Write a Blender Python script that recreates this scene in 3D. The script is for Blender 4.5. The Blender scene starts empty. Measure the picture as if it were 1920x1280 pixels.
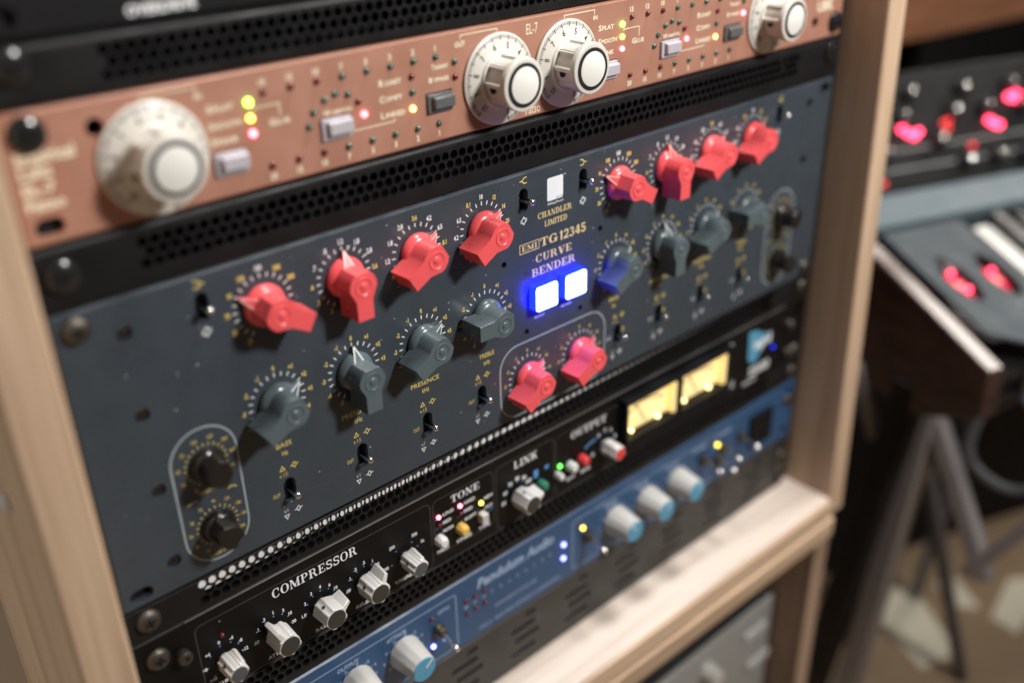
import bpy, math, random
from mathutils import Matrix, Vector, Euler
from mathutils.geometry import tessellate_polygon
R_ = math.radians
MM = 0.001
sc = bpy.context.scene
COL = sc.collection
random.seed(7)

# ------------------------------------------------------------------ camera
cam_d = bpy.data.cameras.new('camera')
cam = bpy.data.objects.new('camera', cam_d); COL.objects.link(cam)
cam_d.sensor_fit = 'HORIZONTAL'; cam_d.sensor_width = 36; cam_d.lens = 36 * 1888.84 / 1920
right = Vector((0.74019667, -0.67209518, -0.01992391)); down = Vector((-0.32593293, -0.33272618, -0.88490735)); fwd = Vector((0.58811275, 0.66149933, -0.46534076))
m = Matrix.Identity(4)
for i in range(3):
    m[i][0] = right[i]; m[i][1] = -down[i]; m[i][2] = -fwd[i]
m.translation = Vector((-327.277, -333.544, 148.905)) * MM
cam.matrix_world = m
cam_d.clip_start = 0.01; cam_d.clip_end = 50
cam_d.dof.use_dof = True; cam_d.dof.focus_distance = 0.468; cam_d.dof.aperture_fstop = 35.416 / 12.5; cam_d.dof.aperture_blades = 0
sc.camera = cam
# ------------------------------------------------------------------ world, lamps and added fills
w = bpy.data.worlds.new('World'); sc.world = w; w.use_nodes = True
wn = w.node_tree.nodes; bg = wn.get('Background') or wn.new('ShaderNodeBackground')
bg.inputs[0].default_value = (0.88, 1.0, 1.16, 1); bg.inputs[1].default_value = 0.04
def area(name, loc, target, size, power, color, shape='DISK'):
    d = bpy.data.lights.new(name, 'AREA'); d.shape = shape; d.size = size; d.energy = power; d.color = color
    o = bpy.data.objects.new(name, d); COL.objects.link(o)
    o.location = Vector(loc) * MM
    o.rotation_euler = (Vector(target) - Vector(loc)).to_track_quat('-Z', 'Y').to_euler()
    return o
area('spot_lamp', (222, -620, 470), (-40, 0, -60), 0.125, 8.4, (1.0, 0.97, 0.93))
area('ceiling_lamp', (300, -120, 1150), (40, 0, -200), 0.26, 14.5, (1.0, 0.97, 0.95))
area('room_fill', (1640, -60, 940), (650, 40, -600), 0.50, 14.0, (1.0, 0.92, 0.82))  # added fill: brightens the floor and gives the synth cheek its glare
area('side_fill', (-1700, 620, 250), (-268, 30, -120), 0.5, 9.0, (1.0, 0.95, 0.86))  # added fill, out of view, only to brighten the left outer board
sc.view_settings.view_transform = 'Standard'; sc.view_settings.look = 'None'; sc.view_settings.exposure = 0; sc.view_settings.gamma = 1
sc.render.engine = 'CYCLES'
sc.cycles.use_denoising = True
sc.cycles.max_bounces = 8
sc.cycles.sample_clamp_indirect = 4

# ------------------------------------------------------------------ materials
def nodes(name):
    mt = bpy.data.materials.new(name); mt.use_nodes = True
    nt = mt.node_tree; b = nt.nodes.get('Principled BSDF')
    return mt, nt, b
def mat(name, color, rough=0.5, metal=0.0, bump=0.0, bscale=400, vary=0.0, coat=0.0, spec=0.5, rvar=0.08, emit=None, estr=0, dust=0):
    mt, nt, b = nodes(name); N = nt.nodes; L = nt.links
    c = (*color, 1)
    b.inputs['Base Color'].default_value = c; b.inputs['Metallic'].default_value = metal
    b.inputs['Coat Weight'].default_value = coat; b.inputs['Coat Roughness'].default_value = 0.15
    b.inputs['Specular IOR Level'].default_value = spec
    tc = N.new('ShaderNodeTexCoord')
    nz = N.new('ShaderNodeTexNoise'); nz.inputs['Scale'].default_value = bscale; nz.inputs['Detail'].default_value = 4
    L.new(tc.outputs['Object'], nz.inputs['Vector'])
    n2 = N.new('ShaderNodeTexNoise'); n2.inputs['Scale'].default_value = 55; n2.inputs['Detail'].default_value = 3
    L.new(tc.outputs['Object'], n2.inputs['Vector'])
    mr = N.new('ShaderNodeMapRange'); mr.inputs['From Min'].default_value = .3; mr.inputs['From Max'].default_value = .7
    mr.inputs['To Min'].default_value = max(0.02, rough - rvar); mr.inputs['To Max'].default_value = min(1, rough + rvar)
    L.new(n2.outputs['Fac'], mr.inputs['Value']); L.new(mr.outputs[0], b.inputs['Roughness'])
    last = None
    if vary:
        mx = N.new('ShaderNodeMix'); mx.data_type = 'RGBA'
        mx.inputs[6].default_value = tuple(x * (1 - vary) for x in color) + (1,); mx.inputs[7].default_value = tuple(min(1, x * (1 + vary)) for x in color) + (1,)
        L.new(n2.outputs['Fac'], mx.inputs[0]); last = mx.outputs[2]
    if dust:
        vo = N.new('ShaderNodeTexVoronoi'); vo.inputs['Scale'].default_value = 260
        L.new(tc.outputs['Object'], vo.inputs['Vector'])
        wn_ = N.new('ShaderNodeMath'); wn_.operation = 'LESS_THAN'; L.new(vo.outputs['Distance'], wn_.inputs[0])
        sep = N.new('ShaderNodeSeparateColor'); L.new(vo.outputs['Color'], sep.inputs[0])
        th = N.new('ShaderNodeMapRange'); th.inputs['From Min'].default_value = 1 - dust; th.inputs['From Max'].default_value = 1
        th.inputs['To Min'].default_value = 0; th.inputs['To Max'].default_value = 0.095
        L.new(sep.outputs[0], th.inputs['Value']); L.new(th.outputs[0], wn_.inputs[1])
        mx2 = N.new('ShaderNodeMix'); mx2.data_type = 'RGBA'
        mx2.inputs[6].default_value = c; mx2.inputs[7].default_value = (.55, .55, .53, 1)
        if last: L.new(last, mx2.inputs[6])
        L.new(wn_.outputs[0], mx2.inputs[0]); last = mx2.outputs[2]
    if last: L.new(last, b.inputs['Base Color'])
    if bump:
        bp = N.new('ShaderNodeBump'); bp.inputs['Strength'].default_value = bump; bp.inputs['Distance'].default_value = 0.0002
        L.new(nz.outputs['Fac'], bp.inputs['Height']); L.new(bp.outputs[0], b.inputs['Normal'])
    if emit:
        b.inputs['Emission Color'].default_value = (*emit, 1); b.inputs['Emission Strength'].default_value = estr
    return mt
def wood(name, c1, c2, axis, scale=1.0, rough=0.5):
    mt, nt, b = nodes(name); N = nt.nodes; L = nt.links
    tc = N.new('ShaderNodeTexCoord'); mp = N.new('ShaderNodeMapping')
    s = [90 * scale] * 3; s[axis] = 4 * scale; mp.inputs['Scale'].default_value = s
    L.new(tc.outputs['Object'], mp.inputs['Vector'])
    n1 = N.new('ShaderNodeTexNoise'); n1.inputs['Scale'].default_value = 1.0; n1.inputs['Detail'].default_value = 6; n1.inputs['Distortion'].default_value = 0.6
    L.new(mp.outputs[0], n1.inputs['Vector'])
    mp2 = N.new('ShaderNodeMapping'); s2 = [700 * scale] * 3; s2[axis] = 18 * scale; mp2.inputs['Scale'].default_value = s2
    L.new(tc.outputs['Object'], mp2.inputs['Vector'])
    n3 = N.new('ShaderNodeTexNoise'); n3.inputs['Scale'].default_value = 1.0; n3.inputs['Detail'].default_value = 3
    L.new(mp2.outputs[0], n3.inputs['Vector'])
    ad = N.new('ShaderNodeMath'); ad.operation = 'MULTIPLY_ADD'; ad.inputs[1].default_value = 0.35
    L.new(n3.outputs['Fac'], ad.inputs[0]); L.new(n1.outputs['Fac'], ad.inputs[2])
    cr = N.new('ShaderNodeValToRGB'); cr.color_ramp.elements[0].position = .50; cr.color_ramp.elements[1].position = .80
    cr.color_ramp.elements[0].color = (*c1, 1); cr.color_ramp.elements[1].color = (*c2, 1)
    L.new(ad.outputs[0], cr.inputs[0]); L.new(cr.outputs[0], b.inputs['Base Color'])
    b.inputs['Roughness'].default_value = rough
    bp = N.new('ShaderNodeBump'); bp.inputs['Strength'].default_value = .25; bp.inputs['Distance'].default_value = .0003
    L.new(n3.outputs['Fac'], bp.inputs['Height']); L.new(bp.outputs[0], b.inputs['Normal'])
    return mt
def glow(name, color, strength):
    mt, nt, b = nodes(name)
    b.inputs['Base Color'].default_value = tuple(min(.8, x) for x in color) + (1,)
    b.inputs['Roughness'].default_value = .3
    b.inputs['Emission Color'].default_value = (*color, 1); b.inputs['Emission Strength'].default_value = strength
    return mt
M = dict(
    slate=mat('slate_enamel', (.043, .056, .070), .34, bump=.18, bscale=900, vary=.06, dust=.36, rvar=.13),
    copper=mat('copper_anodised', (.43, .210, .146), .46, metal=0.15, rvar=.14, bump=.08, bscale=1500, vary=.05),
    black=mat('black_powder_coat', (.0085, .0085, .009), .46, spec=.27, bump=.25, bscale=1600, vary=.1, rvar=.1),
    blackflat=mat('black_matt', (.005, .005, .006), .6, spec=.2, bump=.1),
    blackapi=mat('black_anodised', (.0060, .0056, .0052), .44, bump=.15, bscale=1300, vary=.1, dust=.10, spec=.16), slotgrey=mat('bounce_lit_black', (.034, .031, .029), .5, bump=.2, bscale=1500, vary=.15),
    blue=mat('blue_enamel', (.028, .082, .185), .42, bump=.1, bscale=1200, vary=.06),
    steel=mat('steel_lid', (.88, .88, .87), .45, bump=.1, vary=.05),
    dark=mat('dark_chassis', (.02, .02, .022), .55), lidgrey=mat('grey_lid', (.13, .13, .13), .5),
    red=mat('red_plastic', (.84, .105, .115), .27, bump=.05, bscale=500, vary=.05, spec=.5, dust=.08, rvar=.14),
    grey=mat('slate_grey_plastic', (.088, .118, .130), .26, bump=.05, bscale=500, vary=.06, dust=.12, rvar=.14),
    knobblack=mat('black_plastic', (.012, .010, .009), .25),
    ivory=mat('ivory_plastic', (.64, .61, .55), .3, bump=.04, vary=.03),
    cream=mat('cream_cap', (.76, .75, .70), .35, bump=.03),
    dial=mat('dial_white', (.66, .67, .65), .38, bump=.03),
    silver=mat('brushed_aluminium', (.62, .61, .58), .42, metal=.15, bump=.1, bscale=1400, vary=.05),
    glint=mat('glint_aluminium', (.34, .34, .34), .35, metal=.6),
    chrome=mat('chrome', (.75, .74, .72), .12, metal=1.0),
    nickel=mat('aged_nickel', (.10, .09, .075), .46, metal=.85, vary=.4), apicap=mat('dark_brown_cap', (.042, .038, .032), .5), apicap2=mat('slate_cap', (.085, .088, .095), .45),
    blackscrew=mat('black_oxide', (.014, .014, .014), .17),
    white=mat('white_print', (.84, .86, .88), .5), yellow=mat('yellow_print', (.78, .60, .15), .5),
    gold=mat('gold_print', (.80, .62, .28), .45), creamprint=mat('cream_print', (.84, .75, .55), .5),
    greyprint=mat('grey_print', (.36, .42, .45), .5), dimprint=mat('dim_print', (.060, .056, .053), .5),
    pinkline=mat('pale_pink_line', (.86, .46, .42), .4), paleline=mat('pale_line', (.62, .64, .62), .4), blueprint=mat('blue_print', (.10, .30, .62), .5), palebl=mat('pale_blue_print', (.36, .47, .66), .5), inkblack=mat('black_print', (.012, .012, .016), .5),
    lilac=mat('lilac_grey_plastic', (.46, .43, .47), .35, bump=.03), btngrey=mat('dark_grey_button', (.10, .105, .105), .35),
    knobblue=mat('blue_cap', (.10, .34, .52), .35), knobwhite=mat('warm_white_plastic', (.52, .51, .48), .38, bump=.05, vary=.04),
    btnwhite=mat('white_button', (.80, .78, .75), .35), btnyel=mat('yellow_button', (.80, .50, .10), .35), btnred=mat('red_button', (.75, .06, .06), .35), btngreen=mat('green_button', (.03, .20, .13), .35),
    ledred=mat('red_lens', (.13, .014, .016), .12, spec=.7), ledgreen=mat('green_lens', (.04, .105, .075), .12, spec=.7),
    on_green=glow('lit_green', (.30, 1.0, .06), 9), on_yel=glow('lit_yellow', (1.0, .72, .08), 6), on_red=glow('lit_red', (1.0, .12, .15), 9), on_or=glow('lit_orange', (1.0, .52, .12), 7),
    on_pink=glow('lit_pink_red', (1.0, .16, .24), 8), on_blue=glow('lit_blue', (.20, .22, 1.0), 10), on_dblue=glow('lit_deep_blue', (.01, .03, 1.0), 1.6), on_grn2=glow('lit_green_bright', (.12, 1.0, .08), 5),
    btnface=glow('lit_button_face', (.075, .12, 1.0), 40), btnside=glow('lit_button_side', (.001, .0028, 1.0), 23),
    vuface=mat('meter_face', (.84, .72, .42), .6, bump=.02, emit=(1.0, .70, .25), estr=.62), vubulb=glow('meter_bulb', (1.0, .80, .34), 5), vuamber=glow('meter_edge_glow', (1.0, .74, .16), .95),
    shelfw=wood('shelf_birch', (.56, .465, .39), (.76, .66, .575), 0), sidew=wood('side_birch', (.46, .31, .20), (.63, .455, .315), 2), sidelow=wood('lower_birch', (.42, .285, .185), (.66, .475, .325), 0), sidelow2=wood('shaded_birch', (.30, .195, .135), (.46, .315, .225), 2),
    greyunit=mat('grey_enamel', (.34, .345, .335), .45, bump=.1, vary=.06),
    cheek=wood('mahogany', (.026, .012, .011), (.060, .028, .023), 1, rough=.24), synth=mat('synth_slate', (.060, .075, .085), .6, bump=.1, spec=.25), synthbar=mat('pale_blue_bar', (.105, .145, .165), .5, spec=.3),
    synthgrey=mat('synth_charcoal', (.017, .017, .017), .5, spec=.25, vary=.2), synthblack=mat('synth_black', (.012, .012, .012), .3), keywhite=mat('key_white', (.78, .77, .72), .2), keyblack=mat('key_black', (.01, .01, .01), .15),
    wheelglow=glow('red_lit_wheel', (1.0, .004, .05), .30), wheelhot=glow('red_hot_lamp', (1.0, .06, .12), 9), ledhot=glow('red_lamp', (1.0, .05, .12), 11), leddim=glow('red_lamp_dim', (1.0, .07, .07), 1.6),
    legdark=mat('dark_leg_paint', (.007, .005, .004), .6, spec=.25), legsteel=mat('grey_leg_steel', (.24, .22, .22), .45, metal=.2), legsteel2=mat('dark_leg_steel', (.085, .085, .095), .45, metal=.2),
    shelfbrown=wood('brown_shelf_wood', (.20, .080, .038), (.34, .15, .075), 0, scale=.5), wall=mat('dark_wall', (.012, .010, .010), .8, bscale=30, vary=.3),
    bodyside=wood('grey_ply', (.20, .165, .115), (.27, .225, .16), 2))

# ------------------------------------------------------------------ mesh builder (millimetres in, metres out)
class MB:
    def __init__(s): s.v = []; s.f = []; s.m = []
    def add(s, vs, fs, mi=0):
        o = len(s.v); s.v += [tuple(p) for p in vs]
        for f in fs: s.f.append(tuple(i + o for i in f)); s.m.append(mi)
    def box(s, x0, x1, y0, y1, z0, z1, mi=0):
        s.add([(x, y, z) for x in (x0, x1) for y in (y0, y1) for z in (z0, z1)], [(0, 1, 3, 2), (4, 6, 7, 5), (0, 4, 5, 1), (2, 3, 7, 6), (0, 2, 6, 4), (1, 5, 7, 3)], mi)
    def hexa(s, p, mi=0):   # 8 points: 4 bottom ring, 4 top ring
        s.add(p, [(3, 2, 1, 0), (4, 5, 6, 7), (0, 1, 5, 4), (1, 2, 6, 5), (2, 3, 7, 6), (3, 0, 4, 7)], mi)
    def prism(s, ol, y0, y1, mi=0, cap0=True, cap1=True, inset=0, cap_mi=None):
        n = len(ol); vs = [(x, y0, z) for x, z in ol] + [(x, y1, z) for x, z in ol]
        fs = [(i, (i + 1) % n, n + (i + 1) % n, n + i) for i in range(n)]
        s.add(vs, fs, mi)
        if cap0: s.add([(x, y0, z) for x, z in ol], [tuple(range(n - 1, -1, -1))], mi if cap_mi is None else cap_mi)
        if cap1: s.add([(x, y1, z) for x, z in ol], [tuple(range(n))], mi)
    def lathe(s, prof, n=24, mi=0, c=(0, 0, 0), ax='y', closed=True, a0=0):
        vs = []; k = len(prof)
        for i in range(n):
            a = 2 * math.pi * i / n + a0
            for r, h in prof:
                if ax == 'y': vs.append((c[0] + r * math.cos(a), c[1] + h, c[2] + r * math.sin(a)))
                else: vs.append((c[0] + r * math.cos(a), c[1] + r * math.sin(a), c[2] + h))
        fs = []
        for i in range(n):
            j = (i + 1) % n
            for q in range(k - 1): fs.append((i * k + q, i * k + q + 1, j * k + q + 1, j * k + q))
        s.add(vs, fs, mi)
        for q in (0, k - 1):
            if prof[q][0] > 1e-6:
                f = [i * k + q for i in range(n)]; s.add([vs[i] for i in f], [tuple(range(n))], mi)
    def tube(s, a, b, r0, r1=None, n=12, mi=0, cap=True):
        r1 = r0 if r1 is None else r1
        a = Vector(a); b = Vector(b); d = (b - a).normalized(); u = d.orthogonal().normalized(); v = d.cross(u)
        vs = []
        for p, r in ((a, r0), (b, r1)):
            for i in range(n):
                t = 2 * math.pi * i / n; vs.append(p + (u * math.cos(t) + v * math.sin(t)) * r)
        s.add(vs, [(i, (i + 1) % n, n + (i + 1) % n, n + i) for i in range(n)], mi)
        if cap: s.add(vs[:n], [tuple(range(n - 1, -1, -1))], mi); s.add(vs[n:], [tuple(range(n))], mi)
    def bar(s, a, b, wx, wy, mi=0):   # square bar between two points
        a = Vector(a); b = Vector(b); d = (b - a).normalized(); u = Vector((0, 1, 0)).cross(d)
        u = u.normalized() if u.length > 1e-4 else Vector((1, 0, 0)); v = d.cross(u)
        p = [q + u * (sx * wx / 2) + v * (sy * wy / 2) for q in (a, b) for sx, sy in ((-1, -1), (1, -1), (1, 1), (-1, 1))]
        s.hexa(p, mi)
    # ---- flat print in the plane y
    def quad2(s, pts, y, mi=0): s.add([(x, y, z) for x, z in pts], [tuple(range(len(pts)))], mi)
    def stroke(s, pts, wd, y, mi=0, close=False):
        n = len(pts)
        if close: pts = list(pts) + [pts[0], pts[1]]
        L, Rr = [], []
        for i in range(len(pts)):
            p = Vector(pts[i]); a = Vector(pts[i - 1]) if i else None; b = Vector(pts[i + 1]) if i < len(pts) - 1 else None
            d = ((p - a).normalized() if a else Vector((0, 0))) + ((b - p).normalized() if b else Vector((0, 0)))
            if d.length < 1e-6: d = Vector((1, 0))
            d.normalize(); nn = Vector((-d.y, d.x))
            k = 1.0
            if a and b: k = 1 / max(.5, abs(nn.dot(Vector((-(b - p).normalized().y, (b - p).normalized().x)))))
            L.append(p + nn * wd / 2 * k); Rr.append(p - nn * wd / 2 * k)
        rng = range(1, len(pts) - 1) if close else range(len(pts) - 1)
        for i in rng: s.quad2([(Rr[i].x, Rr[i].y), (Rr[i + 1].x, Rr[i + 1].y), (L[i + 1].x, L[i + 1].y), (L[i].x, L[i].y)], y, mi)
    def text(s, t, x0, x1, z, h, y=-.05, mi=0, font='sans', shear=0, rot=None, wid=None):
        g = glyphs(t, font); x_ = (x1 - x0) / max(g[2], 1e-6)
        for k, (vs, fs) in enumerate(g[0]):
            pts = []
            for (gx, gz) in vs:
                px, pz = gx * x_ + gz * h * shear, gz * h
                pts.append((x0 + px, y - k * .0015, z + pz))
            s.add(pts, fs, mi)
    def textc(s, t, xc, z, h, asp=1.0, **k):   # centred, natural width times asp
        wv = glyphs(t, k.get('font', 'sans'))[2] * h * asp
        s.text(t, xc - wv / 2, xc + wv / 2, z, h, **k)

_gl = {}
def glyphs(t, font):
    if (t, font) in _gl: return _gl[(t, font)]
    if font == 'serif': r = serif_text(t)
    else:
        cu = bpy.data.curves.new('t', 'FONT'); cu.body = t; cu.resolution_u = 2; cu.offset = {'sans': .004, 'bold': .034, 'thin': 0}.get(font, 0)
        ob = bpy.data.objects.new('t', cu); COL.objects.link(ob)
        dg = bpy.context.evaluated_depsgraph_get(); me = bpy.data.meshes.new_from_object(ob.evaluated_get(dg))
        vs = [(v.co.x, v.co.y) for v in me.vertices]; fs = [tuple(p.vertices) for p in me.polygons]
        bpy.data.objects.remove(ob); bpy.data.curves.remove(cu); bpy.data.meshes.remove(me)
        H = .73
        if vs:
            mn = min(v[0] for v in vs); mx = max(v[0] for v in vs)
            vs = [((x - mn) / H, z / H) for x, z in vs]; wd = (mx - mn) / H
        else: wd = .3
        r = ([(vs, fs)], None, wd)
    _gl[(t, font)] = r
    return r
SER = {
 'C': (.86, ['A .46 .5 .46 .52 52 308 .24 .07', 'R .70 .62 .80 .99', 'R .72 .10 .78 .26']), 'O': (.96, ['A .48 .5 .48 .52 0 360 .24 .07']),
 'M': (1.18, ['R .10 0 .18 1', 'R .88 0 1.08 1', 'L .08 1 .52 .05 .22', 'L .50 .05 .96 1 .09', 'R 0 0 .28 .09', 'R .78 0 1.18 .09', 'R 0 .91 .2 1', 'R .98 .91 1.18 1']),
 'P': (.84, ['R .1 0 .32 1', 'A .46 .73 .36 .27 -90 90 .22 .08', 'R .3 .92 .46 1', 'R .3 .46 .46 .54', 'R 0 0 .44 .09', 'R 0 .91 .2 1']),
 'R': (1.0, ['R .1 0 .32 1', 'A .46 .73 .36 .27 -90 90 .22 .08', 'R .3 .92 .46 1', 'R .3 .46 .46 .54', 'R 0 0 .42 .09', 'R 0 .91 .2 1', 'L .48 .5 .72 0 .22', 'R .74 0 1.0 .09']),
 'E': (.84, ['R .1 0 .32 1', 'R 0 .91 .78 1', 'R 0 0 .8 .09', 'R .3 .46 .56 .54', 'R .70 .68 .78 .95', 'R .74 .05 .82 .32', 'R .50 .36 .57 .64']),
 'S': (.76, ['A .38 .74 .34 .28 20 270 .17 .12', 'A .38 .27 .36 .29 -160 90 .17 .12', 'R .64 .64 .71 1.0', 'R .03 .0 .10 .36']),
 'T': (.84, ['R .31 0 .53 1', 'R 0 .91 .84 1', 'R 0 .66 .08 .95', 'R .76 .66 .84 .95', 'R .18 0 .66 .09']),
 'N': (1.0, ['R .12 0 .20 1', 'R .80 0 .88 1', 'L .08 1 .62 0 .24', 'R 0 0 .32 .09', 'R .68 .91 1.0 1', 'R 0 .91 .2 1']),
 'L': (.80, ['R .1 0 .32 1', 'R 0 .91 .42 1', 'R 0 0 .78 .09', 'R .70 .05 .78 .38']), 'I': (.44, ['R .11 0 .33 1', 'R 0 0 .44 .09', 'R 0 .91 .44 1']),
 'K': (.98, ['R .1 0 .32 1', 'R 0 0 .42 .09', 'R 0 .91 .42 1', 'L .30 .40 .70 1 .10', 'L .42 .62 .66 0 .24', 'R .58 0 .98 .09', 'R .58 .91 .94 1']),
 'U': (.92, ['R .1 .34 .32 1', 'R .72 .34 .80 1', 'A .45 .36 .35 .38 180 360 .16 .09', 'R 0 .91 .42 1', 'R .60 .91 .92 1']),
 'V': (.94, ['L .07 1 .36 0 .24', 'L .46 0 .78 1 .08', 'R 0 .91 .42 1', 'R .62 .91 .94 1']),
 'B': (.90, ['R .1 0 .32 1', 'A .46 .74 .34 .26 -90 90 .2 .08', 'A .48 .27 .40 .27 -90 90 .22 .08', 'R .3 .92 .46 1', 'R .3 .46 .46 .54', 'R .3 0 .48 .08', 'R 0 0 .2 .09', 'R 0 .91 .2 1']),
 'D': (.94, ['R .1 0 .32 1', 'A .42 .5 .5 .5 -90 90 .24 .08', 'R .3 .92 .42 1', 'R .3 0 .42 .08', 'R 0 0 .2 .09', 'R 0 .91 .2 1']),
 'G': (1.0, ['A .48 .5 .48 .52 50 330 .26 .10', 'R .68 .02 .90 .46', 'R .56 .38 1.0 .48', 'R .74 .66 .84 .98']),
 'H': (1.0, ['R .1 0 .32 1', 'R .68 0 .90 1', 'R .3 .46 .7 .54', 'R 0 0 .42 .09', 'R 0 .91 .42 1', 'R .58 0 1.0 .09', 'R .58 .91 1.0 1']),
 'A': (1.0, ['L .10 0 .44 1 .09', 'L .38 1 .70 0 .24', 'R .26 .26 .62 .34', 'R 0 0 .32 .09', 'R .58 0 1.0 .09']),
 '1': (.5, ['R .16 0 .40 1', 'L 0 .72 .18 1 .12']), '2': (.74, ['A .36 .68 .35 .33 -35 175 .22 .14', 'L .02 .08 .46 .52 .24', 'R 0 0 .74 .18']),
 '3': (.74, ['A .34 .74 .33 .27 -90 165 .20 .13', 'A .34 .28 .38 .30 -165 90 .22 .13']), '4': (.78, ['R .40 0 .62 1', 'R 0 .20 .78 .34', 'L 0 .26 .36 1 .14']),
 '5': (.74, ['R .07 .50 .22 1', 'R .07 .84 .66 1', 'A .34 .33 .38 .34 -160 125 .22 .14']), ' ': (.4, []), '-': (.4, ['R 0 .4 .4 .55'])}
def serif_text(t):
    parts = []; x = 0
    for ch in t:
        wd, ops = SER[ch]
        for op in ops:
            q = op.split(); a = [float(k) for k in q[1:]]
            if q[0] == 'R': vs = [(a[0], a[1]), (a[2], a[1]), (a[2], a[3]), (a[0], a[3])]; fs = [(0, 1, 2, 3)]
            elif q[0] == 'L': vs = [(a[0], a[1]), (a[0] + a[4], a[1]), (a[2] + a[4], a[3]), (a[2], a[3])]; fs = [(0, 1, 2, 3) if a[3] > a[1] else (3, 2, 1, 0)]
            else:
                cx, cy, rx, ry, a0, a1, tk, tn = a; n = max(6, int(abs(a1 - a0) / 18)); vs = []
                for i in range(n + 1):
                    an = R_(a0 + (a1 - a0) * i / n); c_, s_ = math.cos(an), math.sin(an); tt = tn + (tk - tn) * c_ * c_
                    vs += [(cx + rx * c_, cy + ry * s_), (cx + (rx - tt) * c_, cy + (ry - tt) * s_)]
                fs = [(2 * i, 2 * i + 2, 2 * i + 3, 2 * i + 1) for i in range(n)]
            parts.append(([(px + x, pz) for px, pz in vs], fs))
        x += wd + .12
    return (parts, None, x - .12)

class PB:
    def __init__(s): s.items = []
    def _n(s, name): m_ = MB(); s.items.append((name, m_)); return m_
    def text(s, *a, **k): s._n('lettering').text(*a, **k)
    def textc(s, *a, **k): s._n('lettering').textc(*a, **k)
    def stroke(s, *a, **k): s._n('printed_line').stroke(*a, **k)
    def quad2(s, *a, **k): s._n('printed_mark').quad2(*a, **k)
    def group(s, name='printed_symbol'): return s._n(name)
    def build(s, mats, parent):
        for n_, m_ in s.items: build(n_, m_, mats, parent)
def build(name, mb, mats, parent=None, loc=(0, 0, 0), roty=0, bevel=0, seg=2, angle=40, smooth=True):
    me = bpy.data.meshes.new(name)
    me.from_pydata([(v[0] * MM, v[1] * MM, v[2] * MM) for v in mb.v], [], mb.f)
    if not isinstance(mats, (list, tuple)): mats = [mats]
    for q in mats: me.materials.append(q)
    me.polygons.foreach_set('material_index', mb.m)
    me.update()
    import bmesh
    bm = bmesh.new(); bm.from_mesh(me)
    if bevel: bmesh.ops.remove_doubles(bm, verts=bm.verts, dist=1e-6)
    if name not in ('lettering', 'dial_scale', 'printed_outline', 'scale_print', 'printed_line', 'printed_mark', 'printed_symbol'): bmesh.ops.recalc_face_normals(bm, faces=bm.faces)
    bm.to_mesh(me); bm.free()
    if smooth:
        me.polygons.foreach_set('use_smooth', [True] * len(me.polygons)); me.set_sharp_from_angle(angle=R_(35))
    return place(name, me, parent, loc, roty, bevel, seg, angle)
def place(name, me, parent=None, loc=(0, 0, 0), roty=0, bevel=0, seg=2, angle=40):
    o = bpy.data.objects.new(name, me); COL.objects.link(o); o.parent = parent
    if name in ('dial_scale', 'scale_print'): o['kind'] = 'stuff'
    o.location = Vector(loc) * MM; o.rotation_euler = (0, R_(roty), 0)
    if bevel:
        b = o.modifiers.new('bevel', 'BEVEL'); b.width = bevel * MM; b.segments = seg; b.limit_method = 'ANGLE'; b.angle_limit = R_(angle); b.harden_normals = False
    return o
def copy_tree(o, parent, loc, roty=0):
    c = o.copy(); COL.objects.link(c); c.parent = parent; c.location = Vector(loc) * MM
    if roty is not None: c.rotation_euler = (0, R_(roty), 0)
    for ch in o.children:
        d = ch.copy(); COL.objects.link(d); d.parent = c
    return c
def thing(name, label, cat, loc=(0, 0, 0), group=None):
    o = bpy.data.objects.new(name, None); o.empty_display_size = .02; COL.objects.link(o); o.location = Vector(loc) * MM
    o['label'] = label; o['category'] = cat
    if group: o['group'] = group
    return o
def structure(o, label=None):
    o['kind'] = 'structure'
    if label: o['label'] = label
    return o
def circle(cx, cz, r, n=20, a0=0): return [(cx + r * math.cos(2 * math.pi * i / n + a0), cz + r * math.sin(2 * math.pi * i / n + a0)) for i in range(n)]
def capsule(cx, cz, wd, h, n=8):   # vertical when h > wd, else horizontal
    r = min(wd, h) / 2; out = []
    if h >= wd:
        for i in range(n + 1): a = math.pi * i / n; out.append((cx + r * math.cos(a), cz + (h / 2 - r) + r * math.sin(a)))
        for i in range(n + 1): a = math.pi + math.pi * i / n; out.append((cx + r * math.cos(a), cz - (h / 2 - r) + r * math.sin(a)))
    else:
        for i in range(n + 1): a = -math.pi / 2 + math.pi * i / n; out.append((cx + (wd / 2 - r) + r * math.cos(a), cz + r * math.sin(a)))
        for i in range(n + 1): a = math.pi / 2 + math.pi * i / n; out.append((cx - (wd / 2 - r) + r * math.cos(a), cz + r * math.sin(a)))
    return out
def rrect(x0, x1, z0, z1, r, n=5):
    out = []
    for cx, cz, s in ((x1 - r, z1 - r, 0), (x0 + r, z1 - r, 90), (x0 + r, z0 + r, 180), (x1 - r, z0 + r, 270)):
        for i in range(n + 1): a = R_(s + 90 * i / n); out.append((cx + r * math.cos(a), cz + r * math.sin(a)))
    return out
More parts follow.
